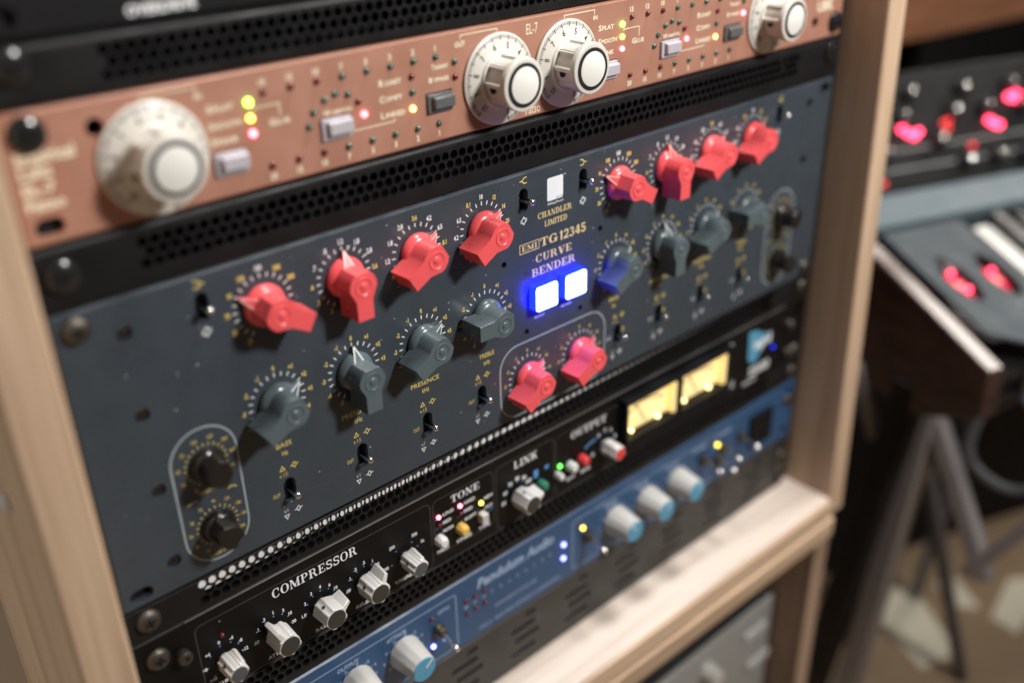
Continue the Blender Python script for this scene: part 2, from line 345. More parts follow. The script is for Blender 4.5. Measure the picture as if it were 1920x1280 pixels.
def panel(mb, x0, x1, z0, z1, holes, y0=0, t=3, ch=.5, mi=0):
    """front plate with real holes and a chamfered edge"""
    fo = [(x0 + ch, z0 + ch), (x1 - ch, z0 + ch), (x1 - ch, z1 - ch), (x0 + ch, z1 - ch)]
    bo = [(x0, z0), (x1, z0), (x1, z1), (x0, z1)]
    loops = [fo] + [list(reversed(h)) for h in holes]
    flat = [p for l in loops for p in l]
    tri = tessellate_polygon([[Vector((x, z, 0)) for x, z in l] for l in loops])
    mb.add([(x, y0, z) for x, z in flat], [tuple(tt) for tt in tri], mi)
    vs = [(x, y0, z) for x, z in fo] + [(x, y0 + ch, z) for x, z in bo] + [(x, y0 + t, z) for x, z in bo]
    fs = []
    for i in range(4):
        j = (i + 1) % 4; fs += [(i, j, 4 + j, 4 + i), (4 + i, 4 + j, 8 + j, 8 + i)]
    mb.add(vs, fs, mi)
    mb.add([(x, y0 + t, z) for x, z in flat], [tuple(reversed(tt)) for tt in tri], mi)
    for h in holes: mb.prism(h, y0, y0 + t, mi, False, False)

# ------------------------------------------------------------------ shared little parts
def rack_screw_mesh(ph=True, r=5.2):
    if not ph: r = 6.2
    mb = MB(); mb.lathe([(r, 0), (r, -.7), (r * .92, -1.8), (r * .7, -2.6), (r * .42, -3.0), (0, -3.1)], 24)
    if ph:
        for a in (0, math.pi / 2):
            c, s = math.cos(a + .5), math.sin(a + .5); u = (c, s); v = (-s, c)
            pts = [(u[0] * p * 2.3 + v[0] * q * .55, u[1] * p * 2.3 + v[1] * q * .55) for p, q in ((-1, -1), (1, -1), (1, 1), (-1, 1))]
            mb.prism(pts, -3.16 - a * .01, -1.5, 1)
    else: mb.prism(circle(0, 0, 1.9, 6), -3.15, -1.5, 1)
    return mb
S_ph = build('rack_screw', rack_screw_mesh(True), [M['nickel'], M['blackflat']]); S_hex = build('rack_screw', rack_screw_mesh(False), [M['blackscrew'], M['blackflat']])
MS_ph, MS_hex = S_ph.data, S_hex.data
bpy.data.objects.remove(S_ph); bpy.data.objects.remove(S_hex)
def screws(parent, pts, kind='ph'):
    for x, z in pts: place('rack_screw', MS_ph if kind == 'ph' else MS_hex, parent, (x, 0, z), random.uniform(0, 360))
def chassis(parent, z0, z1, depth=140, mt='dark', y=11, hw=216):
    mb = MB(); mb.box(-hw, hw, y, depth, z0, z1); return build('chassis', mb, M[mt], parent)
SLOT = lambda x, z: capsule(x, z, 10, 6.2)

# ------------------------------------------------------------------ wooden rack
rack = thing('equipment_rack', 'light birch desktop rack frame holding the black, copper, slate and blue audio units', 'rack frame', (0, 0, -324))
def wbox(name, pts, mt, par, z0=-324, bev=1.6):
    mb = MB(); mb.hexa([(x, y, z - z0) for x, y, z in pts]); return build(name, mb, mt, par, bevel=bev, seg=3)
def hexpts(x0, x1, yf_b, yf_t, yb, z0, z1): return [(x0, yf_b, z0), (x1, yf_b, z0), (x1, yb, z0), (x0, yb, z0), (x0, yf_t, z1), (x1, yf_t, z1), (x1, yb, z1), (x0, yb, z1)]
wbox('side_board', hexpts(-268.5, -249.5, -31, -31, 86, -324, 190), [M['sidew']], rack)
wbox('side_board', hexpts(249.5, 268.5, -37, -22, 86, -324, 190), [M['sidew']], rack)
wbox('base_board', [(-249.4, -31, -324), (249.4, -36.5, -324), (249.4, 86, -324), (-249.4, 86, -324), (-249.4, -31, -306.4), (249.4, -36, -306.4), (249.4, 86, -306.4), (-249.4, 86, -306.4)], [M['shelfw']], rack)
for s in (-1, 1):
    mb = MB(); mb.box(min(s * 249.4, s * 224), max(s * 249.4, s * 224), 3.4, 24, 18, 500); build('rack_rail', mb, M['black'], rack)
mb = MB(); mb.hexa([(-249.3, -32.4, 0), (249.3, -38.2, 0), (249.3, -34, 0), (-249.3, -29, 0), (-249.3, -32.4, 15.2), (249.3, -37.9, 15.2), (249.3, -34, 15.2), (-249.3, -29, 15.2)]); build('shaded_front_edge', mb, M['sidelow'], rack, bevel=1.2)  # added strip; its darker tan stands in for weaker light on the front
mb = MB(); mb.lathe([(4, 0), (4, -.8), (2.5, -1.6), (0, -1.9)], 16, c=(0, 0, 0)); o = build('wood_screw', mb, M['silver'], rack, (-268.6, 3, 261)); o.rotation_euler = (0, 0, R_(-90))

# ------------------------------------------------------------------ perforated vent panels
def perforated(mb, x0, x1, zrows, pitch, rowh, r, yf=0, t=1.6, off0=0.0):
    A = []
    for i in range(16):
        a = 2 * math.pi * i / 16; A.append(a)
    hw, hh = pitch / 2, rowh / 2
    bnd = []
    for i, a in enumerate(A):
        if i % 4 == 2: bnd.append((hw if math.cos(a) > 0 else -hw, hh if math.sin(a) > 0 else -hh))
        else:
            k = min(hw / max(1e-6, abs(math.cos(a))), hh / max(1e-6, abs(math.sin(a)))); bnd.append((k * math.cos(a), k * math.sin(a)))
    ends = []
    for ri, z in enumerate(zrows):
        xo = x0 + (pitch / 2 if ri % 2 else 0) + off0
        n = int((x1 - xo) / pitch)
        for j in range(n):
            cx = xo + pitch * (j + .5)
            vs = [(cx + r * math.cos(a), yf, z + r * math.sin(a)) for a in A] + [(cx + p, yf, z + q) for p, q in bnd] + [(cx + r * math.cos(a), yf + t, z + r * math.sin(a)) for a in A]
            fs = []
            for i in range(16):
                k = (i + 1) % 16; fs += [(i, k, 16 + k, 16 + i), (i, 32 + i, 32 + k, k)]
            mb.add(vs, fs)
        ends.append((xo, xo + pitch * n, z))
    return ends
def vent(name, label, z0, z1, rows, loc_screws, pitch=4.72, r=1.98, t_=1.6, xl=-206, xr=202, group='black perforated vent panels', yb=0):
    t = thing(name, label, 'vent panel', (0, yb, (z0 + z1) / 2), group)
    zc = (z0 + z1) / 2; rr = [z - zc for z in rows]; a, b = z0 - zc, z1 - zc; rowh = 4.12
    mb = MB(); ends = perforated(mb, xl, xr, rr, pitch, rowh, r, t=t_)
    for l, rr_, z in ends:
        mb.quad2([(-241.3, z - rowh / 2), (l, z - rowh / 2), (l, z + rowh / 2), (-241.3, z + rowh / 2)], 0); mb.quad2([(rr_, z - rowh / 2), (241.3, z - rowh / 2), (241.3, z + rowh / 2), (rr_, z + rowh / 2)], 0)
    zt, zb = max(rr) + rowh / 2, min(rr) - rowh / 2
    R1 = min(2.6, b - zt - .1); R2 = min(1.0, zb - a - .05)
    prof = []
    for i in range(7): q = R_(90 * i / 6); prof.append((R1 - R1 * math.sin(q), b - R1 + R1 * math.cos(q)))
    prof = [(20, b)] + prof + [(0, zt)]
    for (y_a, za), (y_b, zb_) in zip(prof, prof[1:]): mb.add([(-241.3, y_a, za), (241.3, y_a, za), (241.3, y_b, zb_), (-241.3, y_b, zb_)], [(3, 2, 1, 0)])
    p2 = [(0, zb)] + [(R2 - R2 * math.cos(R_(90 * i / 4)), a + R2 - R2 * math.sin(R_(90 * i / 4))) for i in range(5)] + [(20, a)]
    for (y_a, za), (y_b, zb_) in zip(p2, p2[1:]): mb.add([(-241.3, y_a, za), (241.3, y_a, za), (241.3, y_b, zb_), (-241.3, y_b, zb_)], [(3, 2, 1, 0)])
    me = bpy.data.meshes.new('perforated_plate'); me.from_pydata([tuple(c * MM for c in v) for v in mb.v], [], mb.f); me.materials.append(M['black'])
    import bmesh
    bm = bmesh.new(); bm.from_mesh(me); bmesh.ops.remove_doubles(bm, verts=bm.verts, dist=2e-6); bm.to_mesh(me); bm.free()
    me.polygons.foreach_set('use_smooth', [True] * len(me.polygons)); me.set_sharp_from_angle(angle=R_(32))
    place('perforated_plate', me, t)
    mb = MB(); mb.box(-214, 214, 21, 24, a + 1, b - 1); build('back_baffle', mb, M['blackflat'], t) if name != 'x' else None
    for x, z, k in loc_screws: screws(t, [(x, z - zc)], k)
    return t
vent('vent_panel', 'black perforated vent panel above the copper unit', 70.2, 89.6, [84.0, 79.9, 75.8], [(-233, 83.5, 'hex'), (233, 83.5, 'hex')])
vent('vent_panel', 'black perforated vent panel between the copper unit and the slate unit', .5, 24.3, [17.6, 13.5, 9.4], [(-233, 13.5, 'hex'), (233, 16, 'hex')])
t = vent('vent_panel', 'black perforated vent panel with pale metal showing through its top row of holes', -149.3, -133.1, [-135.7, -139.8, -143.9], [(-232.6, -139.6, 'ph'), (232.6, -140, 'ph')], xl=-210, r=2.06, t_=.5)
for c in list(t.children):
    if c.name.startswith('back_baffle'): bpy.data.objects.remove(c)
mb = MB(); mb.hexa([(-212, .62, 1.5), (206, 7.5, 1.5), (206, 9, 1.5), (-212, 2, 1.5), (-212, .62, 7.6), (206, 7.5, 7.6), (206, 9, 7.6), (-212, 2, 7.6)]); build('metal_lip', mb, M['steel'], t)
vent('vent_panel', 'black perforated vent panel between the black compressor and the blue unit', -215.2, -197.4, [-200.2, -204.3, -208.4], [(-232.6, -206, 'ph'), (232.6, -206, 'ph')], pitch=4.75, xl=-212, xr=206)

# ------------------------------------------------------------------ top black unit (only its lower edge shows)
t = thing('black_rack_unit', 'black rack unit with white lettering at the very top of the rack', 'rack unit', (0, 0, 112))
mb = MB(); panel(mb, -241.3, 241.3, -21, 22, [SLOT(-232.5, -15), SLOT(232.5, -15)]); build('front_panel', mb, M['blackflat'], t)
mb = PB(); mb.text('OVERDRIVE', -194, -169.5, -19.2, 3.4, font='bold'); mb.build(M['white'], t)
chassis(t, -20, 21)
screws(t, [(-233, 16), (233, 16)], 'hex')

# ------------------------------------------------------------------ copper compressor
comp = thing('copper_compressor', 'copper coloured compressor unit with four large ivory knobs', 'audio compressor', (0, 0, 47))
Z = 47
def ez(z): return z - Z
holes = [SLOT(-232.5, ez(31)), SLOT(232.5, ez(62.5)), circle(-211.5, ez(60), 3.2, 14), circle(212.5, ez(35.5), 3.2, 14)]
btns = [(-172.4, -159.6, 33.4, 41.8), (-126.8, -113.4, 37.0, 45.4), (-75.2, -62.0, 37.6, 45.6)]
BT = [(a + d, b + d, c, e) for d in (0, 200.1) for a, b, c, e in btns]
for a, b, c, e in BT: holes.append([(a - .5, ez(c - .5)), (b + .5, ez(c - .5)), (b + .5, ez(e + .5)), (a - .5, ez(e + .5))])
mb = MB(); panel(mb, -241.3, 241.3, ez(24.9), ez(69.4), holes, ch=.9); build('front_panel', mb, M['copper'], comp)
chassis(comp, ez(27), ez(67))
screws(comp, [(-233, ez(62)), (233, ez(33.5))], 'hex')
def push_button(par, a, b, c, e, mt, name='push_button'):
    mb = MB(); cx, cz = (a + b) / 2, (c + e) / 2; hw, hh = (b - a) / 2, (e - c) / 2
    mb.hexa([(-hw, 6, -hh), (hw, 6, -hh), (hw, 6, hh), (-hw, 6, hh), (-hw, -1.2, -hh), (hw, -1.2, -hh), (hw, -1.2, hh), (-hw, -1.2, hh)])
    k = .72
    mb.hexa([(-hw * k, -1.0, -hh * .62), (hw, -1.0, -hh * .62), (hw, -1.0, hh * .80), (-hw * k, -1.0, hh * .80), (-hw * k + .5, -3.3, -hh * .5), (hw - .2, -3.3, -hh * .5), (hw - .2, -3.3, hh * .66), (-hw * k + .5, -3.3, hh * .66)])
    return build(name, mb, mt, par, (cx, 0, cz), bevel=.35)
for i, (a, b, c, e) in enumerate(BT):
    o = push_button(comp, a, b, ez(c), ez(e), M['btngrey'] if i % 3 == 2 else M['lilac'])
    if i % 3 == 2: o['label'] = 'dark grey push button'
def led_mesh(r, mt, h=1.3):
    mb = MB(); mb.lathe([(r, .4), (r, -.4 * h), (r * .85, -.75 * h), (r * .5, -h), (0, -1.08 * h)], 14); o = build('indicator_light', mb, mt); me = o.data; bpy.data.objects.remove(o); return me
LR = led_mesh(1.35, M['ledred']); LG = led_mesh(1.35, M['ledgreen'])
LO = {k: led_mesh(r, M[k]) for k, r in (('on_green', 1.45), ('on_yel', 1.35), ('on_red', 1.35), ('on_or', 1.3), ('on_pink', 1.3))}
def led(par, me, x, z, lab=None, y=0):
    o = place('indicator_light', me, par, (x, y, z))
    if lab: o['label'] = lab
    return o
def smallcaps(mb, s, x0, x1, z, h, y=-.05, mi=0):
    mb = mb.group('lettering')
    wt = glyphs(s[0], 'bold')[2] + .12 + glyphs(s[1:], 'bold')[2] * .8
    k = (x1 - x0) / wt; xa = x0 + glyphs(s[0], 'bold')[2] * k
    mb.text(s[0], x0, xa, z, h, y, mi, 'bold'); mb.text(s[1:], xa + .12 * k, x1, z, h * .78, y, mi, 'bold')
for d in (0, 200.1):
    mb = MB()
    for j, n in enumerate(('15', '12', '10', '7', '5', '3', '2', '1')):
        x = -149.3 + 11.42 * j + d
        led(comp, LR if j < 3 else LG, x, ez(60.4)); mb.textc(n, x, ez(62.8), 2.4, .95, font='bold')
    for j, n in enumerate(('20', '15', '10', '7', '5', '3', '2', '1')):
        x = -149.3 + 11.42 * j + d
        led(comp, LR if j < 3 else LG, x, ez(32.8)); mb.textc(n, x, ez(27.5), 2.4, .95, font='bold')
    build('scale_print', mb, M['creamprint'], comp)
    for j, (x, z) in enumerate(((-131.9, 44.0), (-129.3, 49.0), (-124.0, 52.8), (-119.0, 54.3), (-113.3, 53.0), (-108.8, 49.4))): led(comp, LR if j == 5 else LG, x + d, ez(z))
    led(comp, LR, -82.3 + d, ez(54.5)); led(comp, LG, -82.3 + d, ez(48.2)); led(comp, LO['on_or'], -82.6 + d, ez(41.5), 'lit orange lamp')
    led(comp, LG, -59.6 + d, ez(56.9))
    led(comp, LR if d == 0 else LO['on_pink'], -59.6 + d, ez(50.6), None if d == 0 else 'lit red lamp')
    led(comp, LO['on_red'], -106.6 + d, ez(43.9), 'lit red lamp')
    led(comp, LO['on_green'], -155.8 + d, ez(57.8), 'lit green lamp'); led(comp, LO['on_yel'], -155.8 + d, ez(52.0), 'lit yellow lamp'); led(comp, LO['on_pink'], -155.6 + d, ez(46.3), 'lit red lamp')
    mb = PB()
    for s, x0, x1, z, h in (('SPLAT', -172.2, -161.6, 56.8, 2.6), ('SMOOTH', -172.2, -159.2, 50.6, 2.6), ('SPANK', -172.2, -161.2, 45.0, 2.6), ('GLUE', -148.4, -139.6, 47.6, 2.6), ('WARMTH', -125.2, -112.2, 46.6, 2.0),
                            ('ROAST', -98.4, -87.4, 53.0, 2.6), ('COMFY', -98.6, -87.2, 46.6, 2.6), ('LINKED', -98.5, -86.4, 40.2, 2.6), ('TRANNY', -71.8, -62.9, 55.2, 2.2), ('BYPASS', -73.4, -62.9, 50.2, 2.2)):
        smallcaps(mb, s, x0 + d, x1 + d, ez(z), h)
    mb.stroke([(-154.6 + d, ez(54.6)), (-154.6 + d, ez(55.3)), (-143.4 + d, ez(55.3)), (-143.4 + d, ez(50.8))], .45, -.05)
    mb.stroke([(-111.5 + d, ez(38.2)), (-92 + d, ez(38.2)), (-92 + d, ez(39.4))], .45, -.05)
    mb.stroke([(-194.9 + d, ez(65.7)), (-194.9 + d, ez(66.9)), (-175.1 + d, ez(66.9)), (-175.1 + d, ez(64.8))], .45, -.05)
    mb.text('IN', -175.9 + d, -173.1 + d, ez(62.4), 2.0, font='bold')
    mb.stroke([(-55.8 + d, ez(65.4)), (-55.8 + d, ez(67)), (-35.5 + d, ez(67)), (-35.5 + d, ez(65.8))], .45, -.05)
    mb.text('OUT', -58.9 + d, -53.4 + d, ez(62.4), 2.2, font='bold')
    mb.build(M['creamprint'], comp)
mb = PB()
mb.text('EL-7', -18.3, -11.5, ez(61.9), 4.7, font='sans'); mb.text('Fatso', -19.3, -10.2, ez(26.5), 4.6)
for s, x1, z, h in (('Empirical', -219.6, 52.6, 4.4), ('Labs', -228.0, 48.0, 3.9), ('EL-7', -227.8, 42.4, 3.9), ('Fatso', -225.8, 37.2, 3.9)): mb.text(s, -238.4, x1, ez(z), h, font='bold')
mb.text('UBK', 213.5, 230.5, ez(41.5), 6, font='bold')
mb.build(M['creamprint'], comp)
# ivory dial knob
def dial_knob_proto():
    body = MB()
    body.lathe([(19.9, -.3), (19.9, -1.2), (19.2, -1.7), (14.0, -2.4), (12.3, -3.0), (12.0, -4.0), (0, -4.0)], 64)
    # fluted barrel
    n = 96; prof = []
    for i in range(n):
        a = 2 * math.pi * i / n; k = (a / (2 * math.pi) * 8) % 1.0
        r = 11.3
        if .16 < k < .84: r = 10.1
        elif k < .05 or k > .95: r = 11.0
        prof.append((r * math.cos(a), r * math.sin(a)))
    body.prism(prof, -14.8, -3.0)
    body.lathe([(10.6, -13.6), (11.5, -14.2), (11.6, -16.4), (11.3, -17.0), (9.6, -17.2), (0, -17.2)], 64)
    k = build('knob', body, [M['ivory']], comp, bevel=.25, angle=55)
    cp = MB(); cp.lathe([(9.45, -17.0), (9.45, -17.5), (7.9, -17.55), (0, -17.55)], 48); ring = build('cap_ring', cp, M['inkblack'], k)
    c2 = MB(); c2.lathe([(7.8, -17.2), (7.75, -17.72), (7.4, -17.85), (0, -17.85)], 48); build('cap', c2, M['cream'], k)
    sc_ = MB()
    def tick(v, r0, r1, wd):
        a = R_(16 - (v - 5) * 30.3); u = (math.sin(a), math.cos(a)); q = (u[1], -u[0])
        f = lambda r: -1.85 - (19.2 - r) / 5.2 * .66
        sc_.add([(u[0] * r0 - q[0] * wd, f(r0), u[1] * r0 - q[1] * wd), (u[0] * r0 + q[0] * wd, f(r0), u[1] * r0 + q[1] * wd), (u[0] * r1 + q[0] * wd, f(r1), u[1] * r1 + q[1] * wd), (u[0] * r1 - q[0] * wd, f(r1), u[1] * r1 - q[1] * wd)], [(0, 1, 2, 3)])
    for i in range(101):
        v = i / 10; tick(v, 17.0 if i % 5 == 0 else 17.6, 19.1, .24 if i % 5 == 0 else .13)
    for v in range(11):
        a = R_(16 - (v - 5) * 30.3); g = glyphs(str(v), 'sans')
        h = 3.0; wv = g[2] * h * .8
        for vs, fs in g[0]:
            pts = []
            for gx, gz in vs:
                px, pz = gx * h * .8 - wv / 2, gz * h + 13.3
                X, Zz = px * math.cos(a) + pz * math.sin(a), -px * math.sin(a) + pz * math.cos(a)
                rr = math.hypot(X, Zz); pts.append((X, -1.9 - (19.2 - rr) / 5.2 * .70, Zz))
            sc_.add(pts, fs)
    build('dial_scale', sc_, M['inkblack'], k)
    st = MB(); st.lathe([(1.5, -.6), (1.5, .2), (0, .2)], 16); 
    s1 = build('set_screw', st, M['blackflat'], k); s1.location = Vector((-10.3 * math.cos(R_(8)), -8.5, -10.3 * math.sin(R_(8)))) * MM; s1.rotation_euler = (0, 0, R_(-90)); s1.scale = (1, 1, 1.3)
    return k
k0 = dial_knob_proto(); k0.location = Vector((-193.9, 0, ez(45.6))) * MM
for x in (-35.5, 6.2, 164.8): copy_tree(k0, comp, (x, 0, ez(45.6)), 0)

# ------------------------------------------------------------------ slate equaliser
eq = thing('slate_equalizer', 'dark slate equaliser with red and grey pointer knobs and two lit white-blue buttons', 'audio equaliser', (0, 0, -66.25))
Z2 = -66.25
def qz(z): return z - Z2
TOP_T = [(-186.3, -13.9), (-21.5, -14.1), (18.8, -13.7), (185.6, -13.8)]
LOW_T = [(-161.7, -110.4), (-123.6, -110.3), (-85.9, -110.1), (-51.5, -109.3), (47.7, -110.3), (82.6, -110), (121, -110), (159.2, -110)]
EAR = [(-216.7, -14), (-216.7, -48.6), (-216.9, -83), (-217, -117.9), (217, -12.5), (217, -48.5), (217, -83), (217, -118)]
PH = [(-34.8, -43.2), (31.9, -42.9), (-20.7, -84.1), (17.8, -83.7)]
holes = [SLOT(-232.5, qz(-126.3)), SLOT(232.5, qz(-6.2))]
holes += [capsule(x, qz(z), 5.8, 12.2) for x, z in TOP_T] + [capsule(x, qz(z), 5.8, 12.8) for x, z in LOW_T]
holes += [circle(x, qz(z), 3.0, 16) for x, z in EAR] + [circle(x, qz(z), 1.7, 12) for x, z in PH]
mb = MB(); panel(mb, -241.3, 241.3, qz(-132.5), qz(0), holes, t=3.2, ch=1.15); build('front_panel', mb, M['slate'], eq)
chassis(eq, qz(-130), qz(-3.2), mt='lidgrey')
screws(eq, [(-232.8, qz(-7.0)), (232.8, qz(-126))], 'ph')
mb = MB(); mb.lathe([(2.7, 2.6), (2.7, 1.4), (2.0, .9), (0, .9)], 16); mb.box(-1.5, 1.5, .84, 1.5, -.35, .35, 1); mb.box(-.35, .35, .82, 1.5, -1.5, 1.5, 1)
cs = build('countersunk_screw', mb, [M['nickel'], M['blackflat']], eq, (EAR[0][0], 0, qz(EAR[0][1])), 20); MCS = cs.data
for i, (x, z) in enumerate(EAR[1:]): place('countersunk_screw', MCS, eq, (x, 0, qz(z)), 37 * i)
mb = MB(); mb.lathe([(1.6, 2.9), (1.6, 2.2), (0, 2.0)], 12); ps = build('panel_screw', mb, M['nickel'], eq, (PH[0][0], 0, qz(PH[0][1])))
for x, z in PH[1:]: place('panel_screw', ps.data, eq, (x, 0, qz(z)))
# toggle switches
def toggle_proto(par):
    mb = MB(); mb.box(-5, 5, 4.2, 10.5, -7, 7); h = build('toggle_switch', mb, M['blackflat'], par)
    mb = MB(); mb.lathe([(.9, 8), (1.15, 0), (1.45, -4.8), (1.55, -5.6), (1.52, -6.1), (1.36, -6.6), (1.05, -6.95), (.6, -7.15), (0, -7.22)], 24); build('lever', mb, M['chrome'], h); return h
tg = toggle_proto(eq); tg.location = Vector((TOP_T[0][0], 0, qz(TOP_T[0][1]))) * MM
def tip(o, dx, dz):
    for c in o.children: c.rotation_euler = (math.atan2(-dz, 14), 0, math.atan2(dx, 14))
tip(tg, .6, 1.2)
for (x, z) in TOP_T[1:]: tip(copy_tree(tg, eq, (x, 0, qz(z))), .7, 1.4)
for (x, z) in LOW_T: tip(copy_tree(tg, eq, (x, 0, qz(z))), .2, random.uniform(.3, 1.4))
# pointer knobs
def pointer_knob(par, mt, lm, name='pointer_knob'):
    b = MB()
    b.lathe([(8.7, -.25), (9.0, -.9), (8.85, -2.0), (8.2, -3.2), (7.2, -4.1), (5.8, -4.7), (3, -5.0), (0, -5.0)], 48)
    H = [(-3.5, 5.9), (3.5, 5.9), (5.4, 4.0), (6.7, 1.2), (6.7, -1.0), (5.0, -4.6), (4.1, -6.4), (4.0, -15.5), (-4.0, -15.5), (-4.1, -6.4), (-5.0, -4.6), (-6.7, -1.0), (-6.7, 1.2), (-5.4, 4.0)]
    n = len(H); ol = H
    fr = [(x * .985, z * .985) for x, z in ol]; bk = [(x * 1.02, z * (1.0 if z > -10 else 1.02)) for x, z in ol]
    vs = [(x, -14.3, z) for x, z in fr] + [(x, -1.4, z) for x, z in bk]
    b.add(vs, [(i, (i + 1) % n, n + (i + 1) % n, n + i) for i in range(n)] + [tuple(range(n - 1, -1, -1)), tuple(range(n, 2 * n))])
    b.add([(0, -.3, 12.5), (-.12, -1.5, 12.35), (.12, -1.5, 12.35), (-2.7, -5.3, 5.2), (2.7, -5.3, 5.2), (-2.7, -.3, 5.2), (2.7, -.3, 5.2)],
          [(1, 2, 4, 3), (0, 1, 3, 5), (2, 0, 6, 4), (0, 2, 1), (5, 3, 4, 6), (0, 5, 6)])
    k = build(name, b, mt, par, bevel=.55, seg=3, angle=38)
    c = MB(); c.lathe([(4.2, -14.1), (4.15, -14.5), (3.9, -14.62), (3.65, -14.45), (3.4, -14.33), (1.9, -14.33), (1.6, -14.45), (1.3, -14.75), (.7, -14.85), (0, -14.87)], 32); build('cap', c, mt, k)
    p = MB()
    def P(t, s, w): # along the slope from tip to base
        return (s * (2.35 * t) + w, -1.5 - 3.8 * t - .14, 12.2 - 7.0 * t)
    for s in (-1, 1): p.add([P(.02, s, -.32), P(.02, s, .32), P(.92, s, .32), P(.92, s, -.32)], [(0, 1, 2, 3)])
    build('pointer_line', p, lm, k); return k
kr = pointer_knob(eq, M['red'], M['pinkline']); kg = pointer_knob(eq, M['grey'], M['paleline'])
kr['label'] = 'red pointer knob'; kg['label'] = 'slate grey pointer knob'
XS = [-161.5, -123.5, -85.5, -47.5, 44.5, 82.6, 120.5, 158.6]
RA = [-60, 0, 60, 60, -60, 0, 58, 58]; GA = [60, 0, 60, 90, 58, 0, 60, 90]
first = [True, True]
def setk(k, i, x, z, a):
    if first[i]:
        first[i] = False; k.location = Vector((x, 0, qz(z))) * MM; k.rotation_euler = (0, R_(a), 0); return k
    return copy_tree(k, eq, (x, 0, qz(z)), a)
for x, a in zip(XS, RA): setk(kr, 0, x, -21, a)
for x, a in zip(XS, GA): setk(kg, 1, x, -65.5, a)
for x, a in ((-20.5, 58), (17.6, 60)): setk(kr, 0, x, -110, a)
# printed scales
def eq_scale(x, z, labels, ang0=-150, ang1=150, r=12.4, tl=1.9, tw=.52, lr=15.6, h=2.25, tickm=0):
    mb = MB()
    for a in range(ang0, ang1 + 1, 15):
        q = R_(a); u = (math.sin(q), math.cos(q)); n = (u[1], -u[0])
        mb.quad2([(u[0] * (r + s * tl / 2) + n[0] * t_ * tw / 2, u[1] * (r + s * tl / 2) + n[1] * t_ * tw / 2) for s, t_ in ((-1, -1), (-1, 1), (1, 1), (1, -1))], -.05, tickm)
    for a, s, c in labels:
        q = R_(a); mb.textc(s, lr * math.sin(q), lr * math.cos(q) - h / 2, h, .72, mi=1 if c == 'y' else 0, font='bold')
    o = build('dial_scale', mb, [M['white'], M['yellow']], eq, (x, 0, qz(z))); return o
L1 = [(-150, '35', 'y'), (-120, '50', 'y'), (-90, '70', 'y'), (-60, '91', 'y'), (-30, '100', 'y'), (0, '150', 'w'), (30, '200', 'y'), (60, '300', 'y')]
L2 = [(-150, '.3', 'y'), (-120, '.5', 'y'), (-90, '.6', 'y'), (-60, '.7', 'w'), (-30, '.8', 'w'), (0, '1.2', 'w'), (30, '1.8', 'w'), (60, '2.8', 'w'), (90, '3.6', 'y')]
L3 = [(-120, '.8', 'y'), (-90, '1.2', 'w'), (-60, '1.8', 'w'), (-30, '2.8', 'w'), (0, '3.6', 'y'), (30, '4.2', 'w'), (60, '6.5', 'w'), (90, '8.1', 'y')]
L4 = [(-150, '0', 'y'), (-120, '3', 'w'), (-90, '4.2', 'w'), (-60, '6.5', 'w'), (-30, '8.1', 'y'), (0, '10', 'w'), (30, '12', 'y'), (60, '16', 'y'), (90, '20', 'y')]
LG_ = [(30 * i, ('+%d' % i if i > 0 else str(i)) if i else '0', 'y') for i in range(-5, 6)]
for i, x in enumerate(XS):
    eq_scale(x, -21, (L1, L2, L3, L4)[i % 4]); eq_scale(x, -65.5, LG_)
for x in (-20.5, 17.6): eq_scale(x, -110, LG_, h=1.9)
# lettering of the channels
mbY, mbW = PB(), PB()
def fork(mb, x, z, f=1):
    mb = mb.group()
    mb.stroke([(x - 2.3 * f, z - .1), (x - .7 * f, z)], .5, -.05); mb.stroke([(x - .8 * f, z - .1), (x + .5 * f, z + 1.35), (x + 2.2 * f, z + 1.5)], .5, -.052); mb.stroke([(x - .8 * f, z), (x + .3 * f, z - 1.3), (x + 2.2 * f, z - 1.3)], .5, -.054)
def diam(mb, x, z, s=1.0, tails=False):
    mb = mb.group()
    mb.stroke([(x - s, z), (x, z + 1.35 * s), (x + s, z), (x, z - 1.35 * s)], .42, -.05, close=True)
    if tails: mb.stroke([(x - 2 * s, z - .3), (x - s * .8, z)], .4, -.053); mb.stroke([(x + s * .8, z), (x + 2 * s, z + .3)], .4, -.053)
def wave(mb, x, z):
    mb = mb.group()
    mb.stroke([(x - 2.1, z + .1), (x - 1.2, z + .3), (x, z + 1.9), (x + .9, z + .7), (x + 2.1, z + .8)], .5, -.05); mb.stroke([(x - 2.1, z - .8), (x - .9, z - .7), (x, z - 1.9), (x + 1.2, z - .3), (x + 2.1, z - .1)], .5, -.05)
def tri(mb, x, z, up=1): mb.stroke([(x - 1.15, z - .9 * up), (x + 1.15, z - .9 * up), (x, z + 1.2 * up)], .42, -.05, close=True)
for i, (x, z) in enumerate(TOP_T):
    fork(mbY, x, qz(-4.3), -1 if i in (0, 2) else 1); wave(mbW, x, qz(-24.2))
for i, (x, z) in enumerate(LOW_T):
    dz = 1.0 if i == 3 else 0
    tri(mbY, x - 2.3, qz(-98.3 + dz)); mbY.textc('x 1.5', x - 2.2, qz(-102.4 + dz), 2.0, .72); diam(mbY, x + 3.5, qz(-98.6 + dz), 1.05, True)
    (mbY if i < 4 else mbW).text('OUT', x - 8.6, x - 5.0, qz(-111.4 + dz), 2.0)
    if i >= 4: diam(mbY, x + 4.6, qz(-108), .9)
    mbW.textc('x 1', x - 3.5, qz(-120.7 + dz), 1.8, .72); tri(mbW, x - 3.4, qz(-123.1 + dz), -1); diam(mbW, x + 2.6, qz(-121.4 + dz), 1.0, True)
